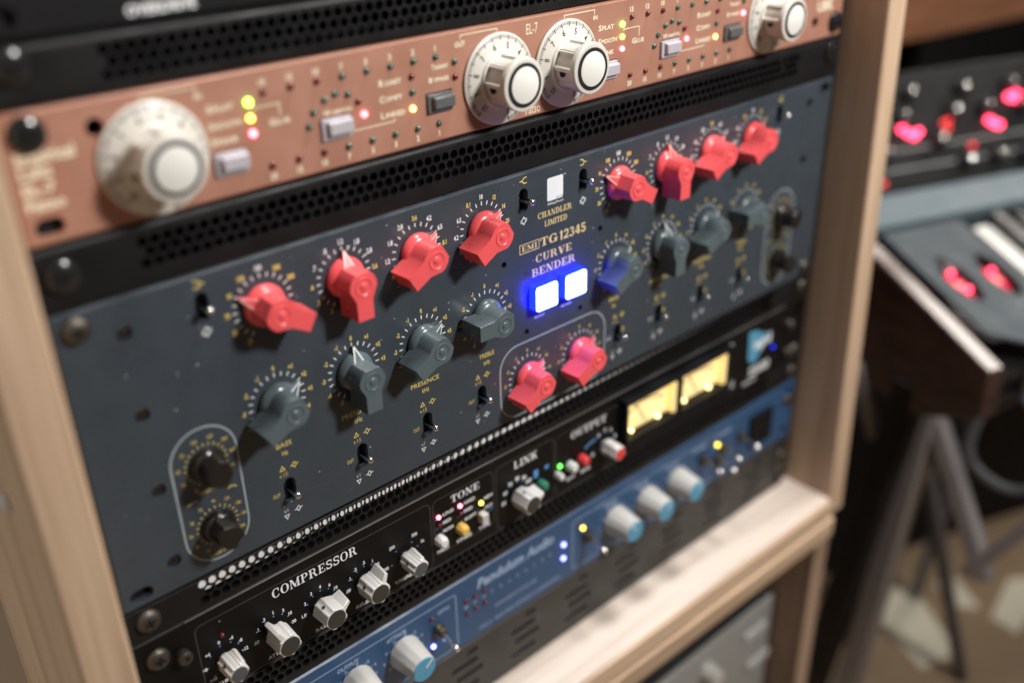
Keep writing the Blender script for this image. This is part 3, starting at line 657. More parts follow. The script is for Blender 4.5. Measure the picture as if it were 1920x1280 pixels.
for j, x0 in enumerate((0, 206.0)):
    for s, sub, xa, xb in (('BASS', 'Hz', -165.4, -158.0), ('PRESENCE', 'kHz', -132.2, -115.6), ('PRESENCE', 'kHz', -94.1, -77.5), ('TREBLE', 'kHz', -52.4, -42.8)):
        mbY.text(s, xa + x0, xb + x0, qz(-88.0), 2.5); mbY.textc(sub, (xa + xb) / 2 + x0 + (0 if s != 'PRESENCE' else 0), qz(-92.2), 2.5, .75)
mbY.build(M['yellow'], eq); mbW.build(M['white'], eq)
mb = PB(); mb.text('CHANDLER', -12.2, 10.8, qz(-26.0), 3.0, font='serif'); mb.text('LIMITED', -7.7, 7.6, qz(-31.0), 3.0, font='serif')
mb.stroke([(-24.4, qz(-40.9)), (-11.6, qz(-40.9)), (-11.6, qz(-36.3)), (-24.4, qz(-36.3))], .38, -.05, close=True)
mb.text('EMI', -23.0, -13.0, qz(-40.0), 2.8, font='serif')
mb.text('TG', -10.6, 1.2, qz(-40.6), 4.4, font='serif'); mb.text('12345', 2.6, 21.2, qz(-41.0), 4.9, font='serif')
mb.text('CURVE', -13.9, 11.0, qz(-48.3), 4.0, font='serif'); mb.text('BENDER', -16.6, 13.6, qz(-55.3), 4.2, font='serif'); mb.build(M['gold'], eq)
mb = PB(); mb.quad2(rrect(-5.9, 4.8, qz(-18.6), qz(-7.0), .9), -.05, 0)
mb.text('AbbeyRoad', -5.8, 4.8, qz(-20.6), 1.3); mb.text('TM', 5.2, 6.6, qz(-7.6), .8)
for i in range(6): mb.quad2([(0.2 + i * .85, qz(-18.5)), (.42 + i * .85, qz(-18.5)), (.42 + i * .85, qz(-17.2 + i * .02)), (.2 + i * .85, qz(-17.2))], -.06, 1)
mb.text('IN OUT', -15.0, -8.0, qz(-78.6), 1.3); mb.text('IN OUT', 3.9, 11.4, qz(-78.6), 1.3)
mb.build([M['white'], M['slate']], eq)
def outline(par, ol, wd, mt, y=-.05):
    mb = MB(); mb.stroke(ol, wd, y, close=True); return build('printed_outline', mb, mt, par)
outline(eq, rrect(-39.2, 37.4, qz(-130.3), qz(-89.3), 12, 8), .8, M['greyprint'])
for x0, x1 in ((-210.9, -182.5), (184, 212)): outline(eq, rrect(x0, x1, qz(-126.9), qz(-63.2), 14, 10), .75, M['greyprint'])
# black filter knobs
def filter_knob(par):
    b = MB(); b.lathe([(7.6, -.3), (7.8, -1.2), (7.2, -3.4), (6.2, -4.8), (0, -4.9)], 40)
    H = [(-2.2, 6.4), (2.2, 6.4), (5.2, 2.2), (5.2, -2.0), (3.4, -5.2), (-3.4, -5.2), (-5.2, -2.0), (-5.2, 2.2)]
    b.prism(H, -12.5, -2)
    k = build('filter_knob', b, M['knobblack'], par, bevel=.6, seg=3)
    p = MB(); p.quad2([(-.35, 3.0), (.35, 3.0), (.35, 6.1), (-.35, 6.1)], -12.6); build('pointer_line', p, M['blackscrew'], k); return k
fk = filter_knob(eq); fk.location = Vector((-196.2, 0, qz(-80.3))) * MM; fk.rotation_euler = (0, R_(25), 0)
for x, z, a in ((-196.4, -110.6, -40), (198, -80.3, 30), (198, -110.6, -50)): copy_tree(fk, eq, (x, 0, qz(z)), a)
for x in (-196.3, 198):
    for z, labs in ((-80.0, ('SL', '30', '50', '70', '100', '160', '300', '600', '1k', '5k')), (-110.4, ('1k', '2k', '4k', '5k', '7k', '9k', '10k', '14k', '16k', '20k', '30k'))):
        mb = MB(); sr = 8.9
        n = len(labs)
        for a in range(-150, 151, 15):
            q = R_(a); u = (math.sin(q), math.cos(q)); nn = (u[1], -u[0]); mb.quad2([(u[0] * (sr + s * .6) + nn[0] * t_ * .25, u[1] * (sr + s * .6) + nn[1] * t_ * .25) for s, t_ in ((-1, -1), (-1, 1), (1, 1), (1, -1))], -.05)
        for j, s in enumerate(labs):
            q = R_(-150 + 300 * j / (n - 1)); mb.textc(s, 12.0 * math.sin(q), 12.0 * math.cos(q) - .8, 1.7, .8)
        build('dial_scale', mb, M['yellow'], eq, (x, 0, qz(z)))
    mb = PB(); mb.text('HIGH PASS', x - 5.2, x + 4.9, qz(-93.4), 1.7); mb.text('LOW PASS', x - 5.6, x + 4.9, qz(-125.0), 1.8)
    mb.stroke([(x - 11, qz(-96.2)), (x - 10, qz(-95.4)), (x - 8, qz(-95.0)), (x - 6.5, qz(-95.4))], .5, -.05); mb.stroke([(x + 7, qz(-95.8)), (x + 8.4, qz(-95.1)), (x + 10, qz(-95.5)), (x + 10.8, qz(-96.5))], .5, -.05)
    mb.build(M['yellow'], eq)
# lit buttons
def lit_button(x0, x1):
    mb = MB(); cx, cz = (x0 + x1) / 2, -65.6; hw, hh = (x1 - x0) / 2, 6.5
    mb.prism(rrect(-hw - .15, hw + .15, -hh - .15, hh + .15, 1.2), -5.0, .4, cap0=False)
    o = build('lit_button', mb, M['btnside'], eq, (cx, 0, qz(cz)))
    f = MB(); f.prism(rrect(-hw, hw, -hh, hh, 1.4), -5.7, -4.6); build('lit_face', f, M['btnface'], o, bevel=.4); return o
b1 = lit_button(-18.4, -4.1); b1['label'] = 'white-blue glowing square button'
copy_tree(b1, eq, (9.4, 0, qz(-65.6)))

# ------------------------------------------------------------------ black compressor with two meters
api = thing('black_compressor', 'black compressor unit with silver knobs and two yellow lit meters', 'audio compressor', (0, 0, -173.4))
Z3 = -173.4
def az(z): return z - Z3
mb = MB(); panel(mb, -241.3, 241.3, az(-197.0), az(-149.7), [SLOT(-232.5, az(-190)), SLOT(232.5, az(-157)), [(53.2, az(-187)), (151, az(-187)), (151, az(-156.2)), (53.2, az(-156.2))]], ch=.7); build('front_panel', mb, M['blackapi'], api)
mb = MB(); mb.box(-216, 216, 11.5, 120, az(-196), az(-150.2)); build('chassis', mb, M['dark'], api)
mb = MB(); mb.box(-218.8, 216, -.35, 0.2, az(-150.1), az(-149.75)); build('top_edge_glint', mb, M['glint'], api)  # added bright strip standing in for the panel's top edge catching light
screws(api, [(-232.6, az(-160.6)), (232.6, az(-189))], 'ph')
mb = MB(); mb.lathe([(3.3, 0), (3.3, -3.6), (2.9, -4.2), (1.3, -4.2), (1.2, -3.2), (0, -3.2)], 18); ths = build('stud', mb, M['nickel'], api, (-222.4, 0, az(-165.5)))
for x, z in ((-222.4, -187), (222, -165), (222, -186)): place('stud', ths.data, api, (x, 0, az(z)))
for x0, x1, z0, z1 in ((-215.4, -88.4, -196.2, -155.6), (-86.6, -46.4, -190.3, -156.2), (-44.4, -1.6, -196.2, -156.2), (0, 51, -196.2, -157)): outline(api, rrect(x0, x1, az(z0), az(z1), 3.2), .42, M['dimprint'])
mb = PB()
mb.text('COMPRESSOR', -178.2, -132.6, az(-162.2), 5.0, font='serif'); mb.text('TONE', -74.8, -55.9, az(-162.6), 4.3, font='serif'); mb.text('LINK', -31.4, -14.3, az(-163.0), 4.7, font='serif'); mb.text('OUTPUT', 12.0, 40.5, az(-163.6), 4.6, font='serif')
mb.build(M['white'], api)
def api_scale(x, z, labels, r=8.7, lr=10.7, h=1.9, dots=True):
    mb = MB()
    for a, s in labels:
        q = R_(a); mb.textc(s, lr * math.sin(q) * .92, lr * math.cos(q) - h / 2, h, .85, font='bold')
        if dots: mb.quad2(circle(r * math.sin(q) * .97, r * math.cos(q) * .97, .42, 8), -.05, 1)
    return build('dial_scale', mb, [M['white'], M['blueprint']], api, (x, 0, az(z)))
api_scale(-204.7, -180.2, [(-135, '+10'), (-90, '+8'), (-48, '+4'), (-8, '0'), (27, '-4'), (58, '-8'), (92, '-12')])
api_scale(-179.5, -180.2, [(-94, '.03'), (-58, '.1'), (-28, '.3'), (2, '1'), (33, '3'), (60, '10'), (92, '30')])
api_scale(-154.6, -180.2, [(-94, '1.5'), (-58, '2'), (-28, '3'), (2, '4'), (33, '6'), (60, '10'), (92, 'oo')])
api_scale(-129.9, -180.2, [(-94, '.05'), (-58, '.1'), (-28, '.2'), (2, '.5'), (33, '1'), (60, '2'), (92, '3')])
api_scale(-105.4, -180.2, [(-92, '200'), (-38, '250'), (33, '500'), (70, '1k')], lr=13)
api_scale(-29.5, -180.4, [(-94, '50'), (-60, '60'), (-30, '70'), (2, '80'), (33, '90'), (62, '100')], h=2.6)
api_scale(39.2, -180.2, [(-100, '-8'), (-30, '-4'), (5, '0'), (35, '4'), (75, '8')], h=2.6)
mb = PB()
for s, x0, x1, z in (('THRESH', -210, -199.5, -193.0), ('ATTACK', -185, -174, -194.5), ('RATIO', -159.5, -150, -194.5), ('RELEASE', -136.5, -123.5, -194.5), ('VARIABLE', -113, -99, -193.5)): mb.text(s, x0, x1, az(z), 2.0, font='bold')
for s, x0, x1, z in (('LOUD', -80.6, -73.4, -168.0), ('MED', -80.9, -75.3, -173.0), ('NORM', -80.9, -74.2, -178.2), ('HARD', -66.5, -59.2, -168), ('MED', -66.8, -60.9, -173), ('SOFT', -66.6, -58.6, -178.4), ('NEW', -52.9, -46.9, -171.8), ('OLD', -53, -47.4, -178.0), ('THRUST', -86.0, -77.5, -189.6), ('KNEE', -72.5, -62.3, -189.6), ('TYPE', -57.4, -49.6, -189.6), ('BYP', 8.6, 15.3, -190.6), ('IN', 20.2, 27.4, -190.6)): mb.text(s, x0, x1, az(z), 2.0, font='bold')
mb.build(M['white'], api)
mb = PB()
for x, z in ((-83.6, -167.6), (-83.4, -173), (-83.0, -178.6), (-69.5, -167.6), (-69.6, -172.8), (-69.4, -178.4)): mb.stroke([(x - 1.8, az(z - .9)), (x - .6, az(z - .3)), (x + .3, az(z + .8)), (x + 1.6, az(z + 1.2))], .45, -.05)
mb.stroke([(23.2, az(-175.2)), (26, az(-173.6)), (29, az(-172.9)), (32, az(-172.6))], 1.3, -.05); mb.quad2([(-17, az(-176)), (-13.6, az(-176)), (-13.6, az(-171)), (-17, az(-171))], -.05)
mb.quad2([(-8.6, az(-174)), (-5.6, az(-174)), (-5.6, az(-171.4)), (-8.6, az(-171.4))], -.05); mb.text('CUT', -53.5, -47, az(-181), 1.6)
mb.build(M['blueprint'], api)
def vane_knob(par, rr=5.5, vane=10.6, capm='apicap'):
    b = MB(); n = 48; ol = []
    for i in range(n):
        a = 360 * i / n; r = rr
        if any(abs((a - q + 180) % 360 - 180) < 9 for q in (45, 135, 200, 250, 290, 340)): r = rr + .55
        ol.append((r * math.sin(R_(a)), r * math.cos(R_(a))))
    vs = [(x * .97, -13.2, z * .97) for x, z in ol] + [(x * 1.06, -2.2, z * 1.06) for x, z in ol]
    b.add(vs, [(i, (i + 1) % n, n + (i + 1) % n, n + i) for i in range(n)] + [tuple(range(n - 1, -1, -1)), tuple(range(n, 2 * n))])
    b.hexa([(-1.6, -13.2, rr - 2.2), (1.6, -13.2, rr - 2.2), (2.2, -2.4, rr - 2), (-2.2, -2.4, rr - 2), (-1.0, -11.4, vane - .8), (1.0, -11.4, vane - .8), (1.1, -2.4, vane), (-1.1, -2.4, vane)])
    b.lathe([(rr * .72, -2.4), (rr * .72, 0), (0, 0)], 20)
    k = build('vane_knob', b, M['silver'], par, bevel=.3)
    c = MB(); c.lathe([(rr * .87, -13.1), (rr * .87, -13.45), (0, -13.5)], 32); build('cap', c, M[capm], k)
    s = MB(); s.lathe([(.95, 0), (.95, -.3), (.5, -.35), (.45, .1), (0, .1)], 12); so = build('set_screw', s, M['chrome'], k); so.location = Vector((-rr - .25, -7.5, -.2)) * MM; so.rotation_euler = (0, 0, R_(-90)); return k
vk = vane_knob(api); vk.location = Vector((-179.5, 0, az(-180.2))) * MM; vk.rotation_euler = (0, R_(-28), 0)
for x, a in ((-154.8, 62), (-130, 34), (-29.6, 78)): copy_tree(vk, api, (x, 0, az(-180.2)), a)
vs_ = vane_knob(api, 4.3, 6.2, 'apicap2'); vs_.location = Vector((-204.7, 0, az(-179.6))) * MM; vs_.rotation_euler = (0, R_(40), 0); vs_['label'] = 'small silver knob with dark grey cap'
copy_tree(vs_, api, (-105.4, 0, az(-179.6)), 30)
vo = vane_knob(api, 4.3, 5.6, 'btnred'); vo.location = Vector((39.2, 0, az(-179.6))) * MM; vo.rotation_euler = (0, R_(-20), 0); vo['label'] = 'silver knob with red cap'
def cap_button(x, z, mt, lab, r=3.3, sq=False):
    mb = MB()
    if sq: mb.prism(rrect(-2.2, 2.2, -3.0, 3.0, .8), -4.2, .2)
    else: mb.lathe([(r, .2), (r, -3.2), (r * .74, -5.4), (0, -5.5)], 8, a0=R_(22.5))
    o = build('cap_button', mb, mt, api, (x, 0, az(z)), bevel=.4); o['label'] = lab; return o
cap_button(-84, -180.6, M['btnwhite'], 'white push button'); cap_button(-70, -180.6, M['btnyel'], 'yellow push button'); cap_button(-55.6, -180.8, M['silver'], 'small grey push button', sq=True)
cap_button(.4, -181.5, M['btnwhite'], 'white push button beside the green lamp', 2.4); cap_button(10.6, -180.2, M['btnwhite'], 'white push button'); cap_button(20, -180, M['btnred'], 'red push button'); cap_button(-12.4, -181.2, M['btngreen'], 'dark green push button', 3.0)
def api_led(k, x, z, lab): led(api, led_mesh(1.2, M[k]), x, az(z), lab)
api_led('on_pink', -83.5, -166.9, 'lit red lamp'); api_led('on_pink', -69.4, -167.0, 'lit red lamp'); api_led('on_yel', -55.3, -172.4, 'lit yellow lamp'); api_led('on_grn2', 2.9, -177.2, 'lit green lamp'); api_led('ledred', -204.2, -166.2, 'unlit red lamp'); api_led('ledred', -83.3, -172.4, 'unlit red lamp'); api_led('ledred', -69.5, -172.2, 'unlit red lamp'); api_led('on_dblue', 206.3, -177, 'lit blue lamp')
# meters
bz = MB(); panel(bz, 51.8, 152.6, az(-192.5), az(-154.2), [[(53.6, az(-181.6)), (101.0, az(-181.6)), (101.0, az(-157.2)), (53.6, az(-157.2))], [(103.0, az(-181.6)), (150.8, az(-181.6)), (150.8, az(-157.2)), (103.0, az(-157.2))]], y0=-6, t=6, ch=.5)
build('meter_bezel', bz, M['blackflat'], api)
def meter(x0, x1):
    mb = MB(); w_, z0, z1 = x1 - x0, az(-181.6), az(-157.2); h = z1 - z0
    mb.box(0, w_, 1.5, 2.2, 0, h)
    mb.box(-.2, .9, -5.0, 1.5, 0, h, 1); mb.box(w_ - 3.2, w_, -3.0, 1.5, 0, h * .86, 2); mb.box(.9, w_ - 3.2, -4.8, 1.5, h - .9, h, 1)
    o = build('meter', mb, [M['vuface'], M['vuamber'], M['vuface']], api, (x0, 0, z0))
    lb = MB()
    for bx, bzz, br in ((8.2, 2.2, 1.3), (w_ * .68, 2.2, 1.5)): lb.lathe([(0, -br), (br * .7, -br * .7), (br, 0), (br * .7, br * .7), (0, br)], 14, c=(bx, -1.2, bzz))
    build('bulb', lb, M['vubulb'], o)
    fc = MB(); fc.stroke([(w_ * .14, h * .5), (w_ * .3, h * .62), (w_ * .5, h * .67), (w_ * .7, h * .62), (w_ * .86, h * .5)], .9, 1.42); fc.stroke([(w_ * .5, h * .08), (w_ * .3, h * .7)], .8, 1.3)
    for i in range(11):
        a = R_(-50 + 10 * i); fc.stroke([(w_ * .5 + math.sin(a) * h * .78, h * -.1 + math.cos(a) * h * .78), (w_ * .5 + math.sin(a) * h * .88, h * -.1 + math.cos(a) * h * .88)], .3, 1.4)
    build('scale_print', fc, M['inkblack'], o)
    return o
meter(53.6, 101.0); meter(103.0, 150.8)
mb = PB(); mb.text('dB', 154.5, 160.5, az(-162), 5, font='bold'); mb.text('VU', 158, 164.5, az(-191.5), 5, font='bold'); mb.text('2500', 181, 204, az(-191), 6.5, font='bold'); mb.text('stereo', 175, 190, az(-195.5), 2.4, font='bold'); mb.text('api', 184, 203.5, az(-171), 8, y=-.12, font='bold'); mb.build(M['white'], api)
mb = MB(); mb.quad2([(178.5, az(-176)), (183, az(-182)), (189, az(-180)), (197, az(-170)), (199, az(-163)), (192, az(-161)), (186, az(-157)), (177.5, az(-156))], -.06); build('logo_plate', mb, M['knobblue'], api)

# ------------------------------------------------------------------ blue unit
pen = thing('blue_compressor', 'blue compressor unit with cream knobs capped in light blue, under the black compressor', 'audio compressor', (0, 0, -239))
Z4 = -239
def pz(z): return z - Z4
mb = MB(); panel(mb, -241.3, 241.3, pz(-262.3), pz(-215.6), [SLOT(-232.5, pz(-222)), SLOT(232.5, pz(-222)), SLOT(-232.5, pz(-256)), SLOT(232.5, pz(-256))], ch=.9); build('front_panel', mb, M['blue'], pen)
chassis(pen, pz(-261), pz(-217)); screws(pen, [(-233, pz(-250)), (233, pz(-230))], 'ph')
outline(pen, rrect(-205, -75.6, pz(-259.5), pz(-222.5), 2.4), .55, M['palebl']); outline(pen, rrect(14, 152, pz(-258), pz(-222.5), 2.4), .55, M['palebl'])
mb = PB(); mb.text('Pendulum Audio', -60.3, -2.0, pz(-228.4), 6.6, font='bold', shear=.18)
for j, s in enumerate(('20', '15', '10', '7', '5', '4', '3', '2', '1', '.5', '0')): mb.textc(s, -68.8 + 6.4 * j, pz(-237.2), 2.2, .9, font='bold')
mb.text('GAIN REDUCTION (dB)', -48, -16, pz(-249), 2.3); mb.text('OCL-2', -60, -51, pz(-258.4), 2.8); mb.text('ELECTRO-OPTICAL COMPRESSOR', -48, 3, pz(-258.2), 2.6)
for s, xc in (('OUTPUT', -141), ('ATTACK', -111), ('THRESH', 51), ('RELEASE', 80), ('OUTPUT', 109.5)): mb.textc(s, xc - 4, pz(-227.6), 2.5, .95, font='bold')
for xc in (-171.5, -141.5, -111.5, 50, 79.6, 109.2):
    for a, s in ((-130, '8'), (-95, '6'), (-60, '4'), (-25, '2'), (8, '0'), (40, '2'), (72, '4'), (105, '6')):
        if a == -130: gm = mb.group('dial_scale')
        q = R_(a); gm.textc(s, xc + 12.6 * math.sin(q), pz(-239) + 12.6 * math.cos(q) * .82 - 1, 2.1, .9, font='bold'); gm.stroke([(xc + 9.6 * math.sin(q), pz(-239) + 9.6 * math.cos(q)), (xc + 10.8 * math.sin(q), pz(-239) + 10.6 * math.cos(q))], .5, -.06)
mb.text('OPTO', -88.0, -80.2, pz(-229.5), 2.4, font='bold'); mb.text('IN', -86, -82, pz(-250), 2.2, font='bold'); mb.text('SIDE', 126, 140, pz(-227), 2.4, font='bold'); mb.text('LINK', 154, 168, pz(-226), 2.4, font='bold')
mb.build(M['palebl'], pen)
def blue_knob(par):
    b = MB(); n = 60; ol = []
    for i in range(n): r = 8.4 + (.22 if i % 5 < 2 else 0); ol.append((r * math.sin(2 * math.pi * i / n), r * math.cos(2 * math.pi * i / n)))
    vs = [(x * .86, -17.6, z * .86) for x, z in ol] + [(x * 1.12, -1.0, z * 1.12) for x, z in ol]
    b.add(vs, [(i, (i + 1) % n, n + (i + 1) % n, n + i) for i in range(n)] + [tuple(range(n - 1, -1, -1)), tuple(range(n, 2 * n))])
    b.lathe([(9.0, -.2), (9.6, -.5), (9.4, -1.4), (0, -1.5)], 36)
    k = build('knob', b, M['knobwhite'], par, bevel=.4)
    c = MB(); c.lathe([(7.0, -17.5), (6.9, -18.2), (0, -18.3)], 36); build('cap', c, M['knobblue'], k)
    p = MB(); p.quad2([(-.5, 1.2), (.5, 1.2), (.5, 6.4), (-.5, 6.4)], -18.36); build('pointer_line', p, M['white'], k); return k
bk = blue_knob(pen); bk.location = Vector((-111.6, 0, pz(-238.8))) * MM; bk.rotation_euler = (0, R_(50), 0)
for x, a in ((-171.5, 10), (-141.6, -30), (50, -20), (79.6, 20), (109.2, 40)): copy_tree(bk, pen, (x, 0, pz(-238.9)), a)
def bat_toggle(par, x, z, lab=None):
    mb = MB(); mb.lathe([(4.4, 0), (4.4, -1.6), (3.4, -1.8), (3.0, -5.0), (2.2, -5.4), (0, -5.4)], 6); o = build('toggle_switch', mb, M['nickel'], par, (x, 0, pz(z)), bevel=.2)
    l = MB(); l.lathe([(.9, -4), (1.4, -12), (1.75, -15.5), (1.2, -17), (0, -17.2)], 14); q = build('lever', l, M['chrome'], o); q.rotation_euler = (R_(10), 0, 0); return o
bt_ = bat_toggle(pen, -88.6, -239)
for x, z in ((25.5, -238.6), (136.5, -236), (157.5, -236), (178, -236), (152.6, -243)): copy_tree(bt_, pen, (x, 0, pz(z)))
PBL = led_mesh(1.35, M['on_blue']); PYL = led_mesh(1.3, M['on_yel'])
for x, z in ((-92.6, -248.6), (6.2, -234.7), (6.0, -244.8)): led(pen, PBL, x, pz(z), 'lit blue lamp')
led(pen, PYL, 22.4, pz(-231.2), 'lit yellow lamp'); led(pen, PYL, 152.4, pz(-231.8), 'lit yellow lamp'); led(pen, LR, -92.5, pz(-229.5))
for j in range(3):
    led(pen, LR, -68.6 + 6.4 * j, pz(-232)); led(pen, LR, -68.4 + 6.4 * j, pz(-240.8))
mb = MB(); mb.box(188, 214, -2.2, 0.2, pz(-252), pz(-226)); rk = build('power_switch', mb, M['blackflat'], pen, bevel=.5)  # switch block enlarged so its black covers the panel's right end

# ------------------------------------------------------------------ slotted blank panel
sl = thing('slotted_vent_panel', 'black blank panel with rows of long horizontal slots, lowest in the rack', 'vent panel', (0, 0, -284.5))
holes = []
for xc in [-27 + 44.8 * i for i in range(-4, 6)]:
    for dx, z, wv in ((6, 14.5, 8), (0, 7.0, 19), (3, -1.2, 20), (0, -10.5, 20)): holes.append(capsule(xc + dx, z, wv, 3.2, 5))
holes += [SLOT(s * 232.5, z) for s in (-1, 1) for z in (-15.5, 15.5)]
mb = MB(); panel(mb, -241.3, 241.3, -21.5, 21.6, holes, t=2); build('front_panel', mb, M['slotgrey'], sl)  # panel black is lightened to stand in for light bouncing off the shelf
screws(sl, [(s * 233, z) for s in (-1, 1) for z in (-6, 6)], 'ph')
mb = MB(); mb.box(-220, 220, 26, 28, -20, 20); build('back_baffle', mb, M['dark'], sl)

# ------------------------------------------------------------------ lower rack and its grey unit
low = thing('lower_rack', 'second light birch rack frame standing underneath the first one', 'rack frame', (0, 0, -700))
def lb(name, pts, mt): return wbox(name, pts, mt, low, -700)
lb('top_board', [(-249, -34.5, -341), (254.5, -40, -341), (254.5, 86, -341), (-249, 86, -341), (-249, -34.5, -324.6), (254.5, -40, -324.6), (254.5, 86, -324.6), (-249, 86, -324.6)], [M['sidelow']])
lb('side_board', hexpts(-268, -249.2, -33, -33, 86, -700, -324.6), [M['sidelow2']]); lb('side_board', hexpts(237.5, 254.5, -38, -38, 86, -700, -341.2), [M['sidelow2']])  # browner birch here carries the weaker light low down in its colour
gu = thing('grey_rack_unit', 'plain grey rack unit inside the lower wooden rack', 'rack unit', (0, -10, -473))
mb = MB(); panel(mb, -240, 233, -66, 66.5, [SLOT(222, 52), SLOT(222, -52)], t=3); build('front_panel', mb, M['greyunit'], gu)
mb = MB(); mb.lathe([(8, 0), (7.5, -6), (6.8, -12), (0, -12.4)], 28, c=(150, 0, 42)); build('knob', mb, M['silver'], gu)
for x, z in ((210, 44), (219, 8)):
    mb = MB(); mb.box(x - 14, x + 14, -3, .2, z - 4, z + 4); build('badge', mb, M['silver'], gu, bevel=1.5)
mb = MB(); mb.box(-235, 233, 4, 90, -66, 66); build('chassis', mb, M['dark'], gu)
bu = thing('black_rack_unit', 'black rack unit in the lower wooden rack, below the grey one', 'rack unit', (0, -10, -602))
mb = MB(); panel(mb, -240, 233, -60, 72, [SLOT(222, 60)], t=3); build('front_panel', mb, M['blackflat'], bu)
mb = MB(); mb.box(-235, 233, 4, 90, -60, 72); build('chassis', mb, M['dark'], bu)

# ------------------------------------------------------------------ synthesiser to the right
PHI = R_(20); ex = Vector((math.cos(PHI), -math.sin(PHI), 0)); ey = Vector((math.sin(PHI), math.cos(PHI), 0)); EZ = Vector((0, 0, 1))
F0 = Vector((383, -82, -230)); AL = R_(16); U1 = ey * math.cos(AL) + EZ * math.sin(AL); N1 = ex.cross(U1)
AL2 = R_(55); U2 = ey * math.cos(AL2) + EZ * math.sin(AL2); N2 = ex.cross(U2); F2 = F0 + U1 * 215
sy = thing('synthesizer', 'synthesiser with mahogany cheek, red lit wheels and a tilted black control panel', 'synthesizer', tuple(F0))
def frame(O, a, b, c, off=Vector((0, 0, 0))): return lambda x, y, z: tuple(O + a * x + b * y + c * z - F0)
f1 = frame(F0, ex, U1, N1); f2 = frame(F2, ex, U2, N2)
def fbox(mb, f, x0, x1, y0, y1, z0, z1, mi=0): mb.hexa([f(x0, y0, z0), f(x1, y0, z0), f(x1, y1, z0), f(x0, y1, z0), f(x0, y0, z1), f(x1, y0, z1), f(x1, y1, z1), f(x0, y1, z1)], mi)
mb = MB(); q = [F0 + ex * x - F0 for x in (-7, 8)]
g = lambda x, y, z: tuple(ex * x + ey * y + EZ * z)
tp = [(-3, -1), (120, 36), (215, 62), (330, 190), (350, 190), (350, -75), (60, -75), (-3, -42)]
n = len(tp); vs = [g(-7, y, z) for y, z in tp] + [g(9, y, z) for y, z in tp]
mb.add(vs, [(i, (i + 1) % n, n + (i + 1) % n, n + i) for i in range(n)] + [tuple(range(n - 1, -1, -1)), tuple(range(n, 2 * n))]); build('wooden_cheek', mb, M['cheek'], sy, bevel=2.2, seg=3)
mb = MB(); fbox(mb, f1, 20, 640, 10, 215, -40, -26); build('base_plate', mb, M['synthblack'], sy)
def slot2d(pts, n=5): return pts
def flat_panel(mb, f, outer, holes, z0, t):
    loops = [outer] + [list(reversed(h)) for h in holes]; flat = [p for l in loops for p in l]
    tri = tessellate_polygon([[Vector((x, y, 0)) for x, y in l] for l in loops])
    mb.add([f(x, y, z0) for x, y in flat], [tuple(q) for q in tri]); mb.add([f(x, y, z0 - t) for x, y in flat], [tuple(reversed(q)) for q in tri])
    for l in [outer] + holes:
        n = len(l); mb.add([f(x, y, z0) for x, y in l] + [f(x, y, z0 - t) for x, y in l], [(i, (i + 1) % n, n + (i + 1) % n, n + i) for i in range(n)])
def lens(cx, cy, L, Wd, n=9):
    out = []
    for i in range(n): q = -1 + 2 * i / n; out.append((cx + Wd / 2 * (1 - q * q) ** .7, cy + q * L / 2))
    for i in range(n): q = 1 - 2 * i / n; out.append((cx - Wd / 2 * (1 - q * q) ** .7, cy + q * L / 2))
    return out
mb = MB(); s1 = lens(49, 97, 62, 22); s2 = lens(87, 94, 62, 22); flat_panel(mb, f1, [(22, 34), (60, 8), (108, 8), (108, 168), (22, 168)], [s1, s2], 0, 3); build('wheel_panel', mb, M['synth'], sy)
for cx, cy in ((49, 97), (87, 94)):
    mb = MB(); n = 20; vs = []
    for i in range(n + 1):
        a = R_(30 + 120 * i / n); y, z = cy + 32 * math.cos(a) * 1.05, -34 + 31 * math.sin(a)
        vs += [f1(cx - 6.5, y, z - 2.5), f1(cx + 6.5, y, z - 2.5)]
    mb.add(vs, [(2 * i, 2 * i + 1, 2 * i + 3, 2 * i + 2) for i in range(n)]); wo = build('pitch_wheel', mb, M['wheelglow'], sy)
    for dy in ((-12, 10) if cx < 60 else (6,)):
        mb = MB(); p0 = Vector(f1(cx, cy + dy, -2.2)); mb.lathe([(0, 2.2), (1.6, 1.6), (2.2, 0), (1.6, -1.6), (0, -2.2)], 12, c=p0); build('lamp', mb, M['wheelhot'], wo)
mb = MB(); fbox(mb, f1, 76, 84, 55, 58, 0, .4); build('label_plate', mb, M['synthbar'], sy)
for i in range(16):
    x = 111 + 22.6 * i
    mb = MB(); fbox(mb, f1, x, x + 21.6, 5, 152, -14, 1.5); build('white_key', mb, M['keywhite'], sy, bevel=.8)
for i in range(16):
    if i % 7 in (2, 6): continue
    x = 111 + 22.6 * (i + 1) - 6.5
    mb = MB(); fbox(mb, f1, x, x + 12, 62, 156, 0, 12); build('black_key', mb, M['keyblack'], sy, bevel=.8)
mb = MB(); fbox(mb, f1, 16, 640, 171, 213, -14, 5); build('front_rail', mb, M['synthbar'], sy, bevel=2)
mb = MB(); fbox(mb, f2, 16, 640, 2, 115, -16, 0); build('control_panel', mb, M['synthgrey'], sy, bevel=2)
mb = MB()
for y in (22, 40): fbox(mb, f2, 30, 600, y, y + 1.6, 0, .3)
build('panel_stripe', mb, M['greyunit'], sy)
def synth_knob(a, b):
    mb = MB(); P0 = Vector(f2(a, b, 0)); mb.tube(P0, P0 + N2 * 12, 8, 6.8, 20); k = build('control_knob', mb, M['synthblack'], sy, bevel=.8)
    c = MB()
    for (h0, r0), (h1, r1) in zip(((11.9, 3.6), (13.0, 3.2), (14.0, 2.2), (14.6, 1.0)), ((13.0, 3.2), (14.0, 2.2), (14.6, 1.0), (14.75, .1))): c.tube(P0 + N2 * h0, P0 + N2 * h1, r0, r1, 16, cap=False)
    build('cap', c, M['chrome'], k)
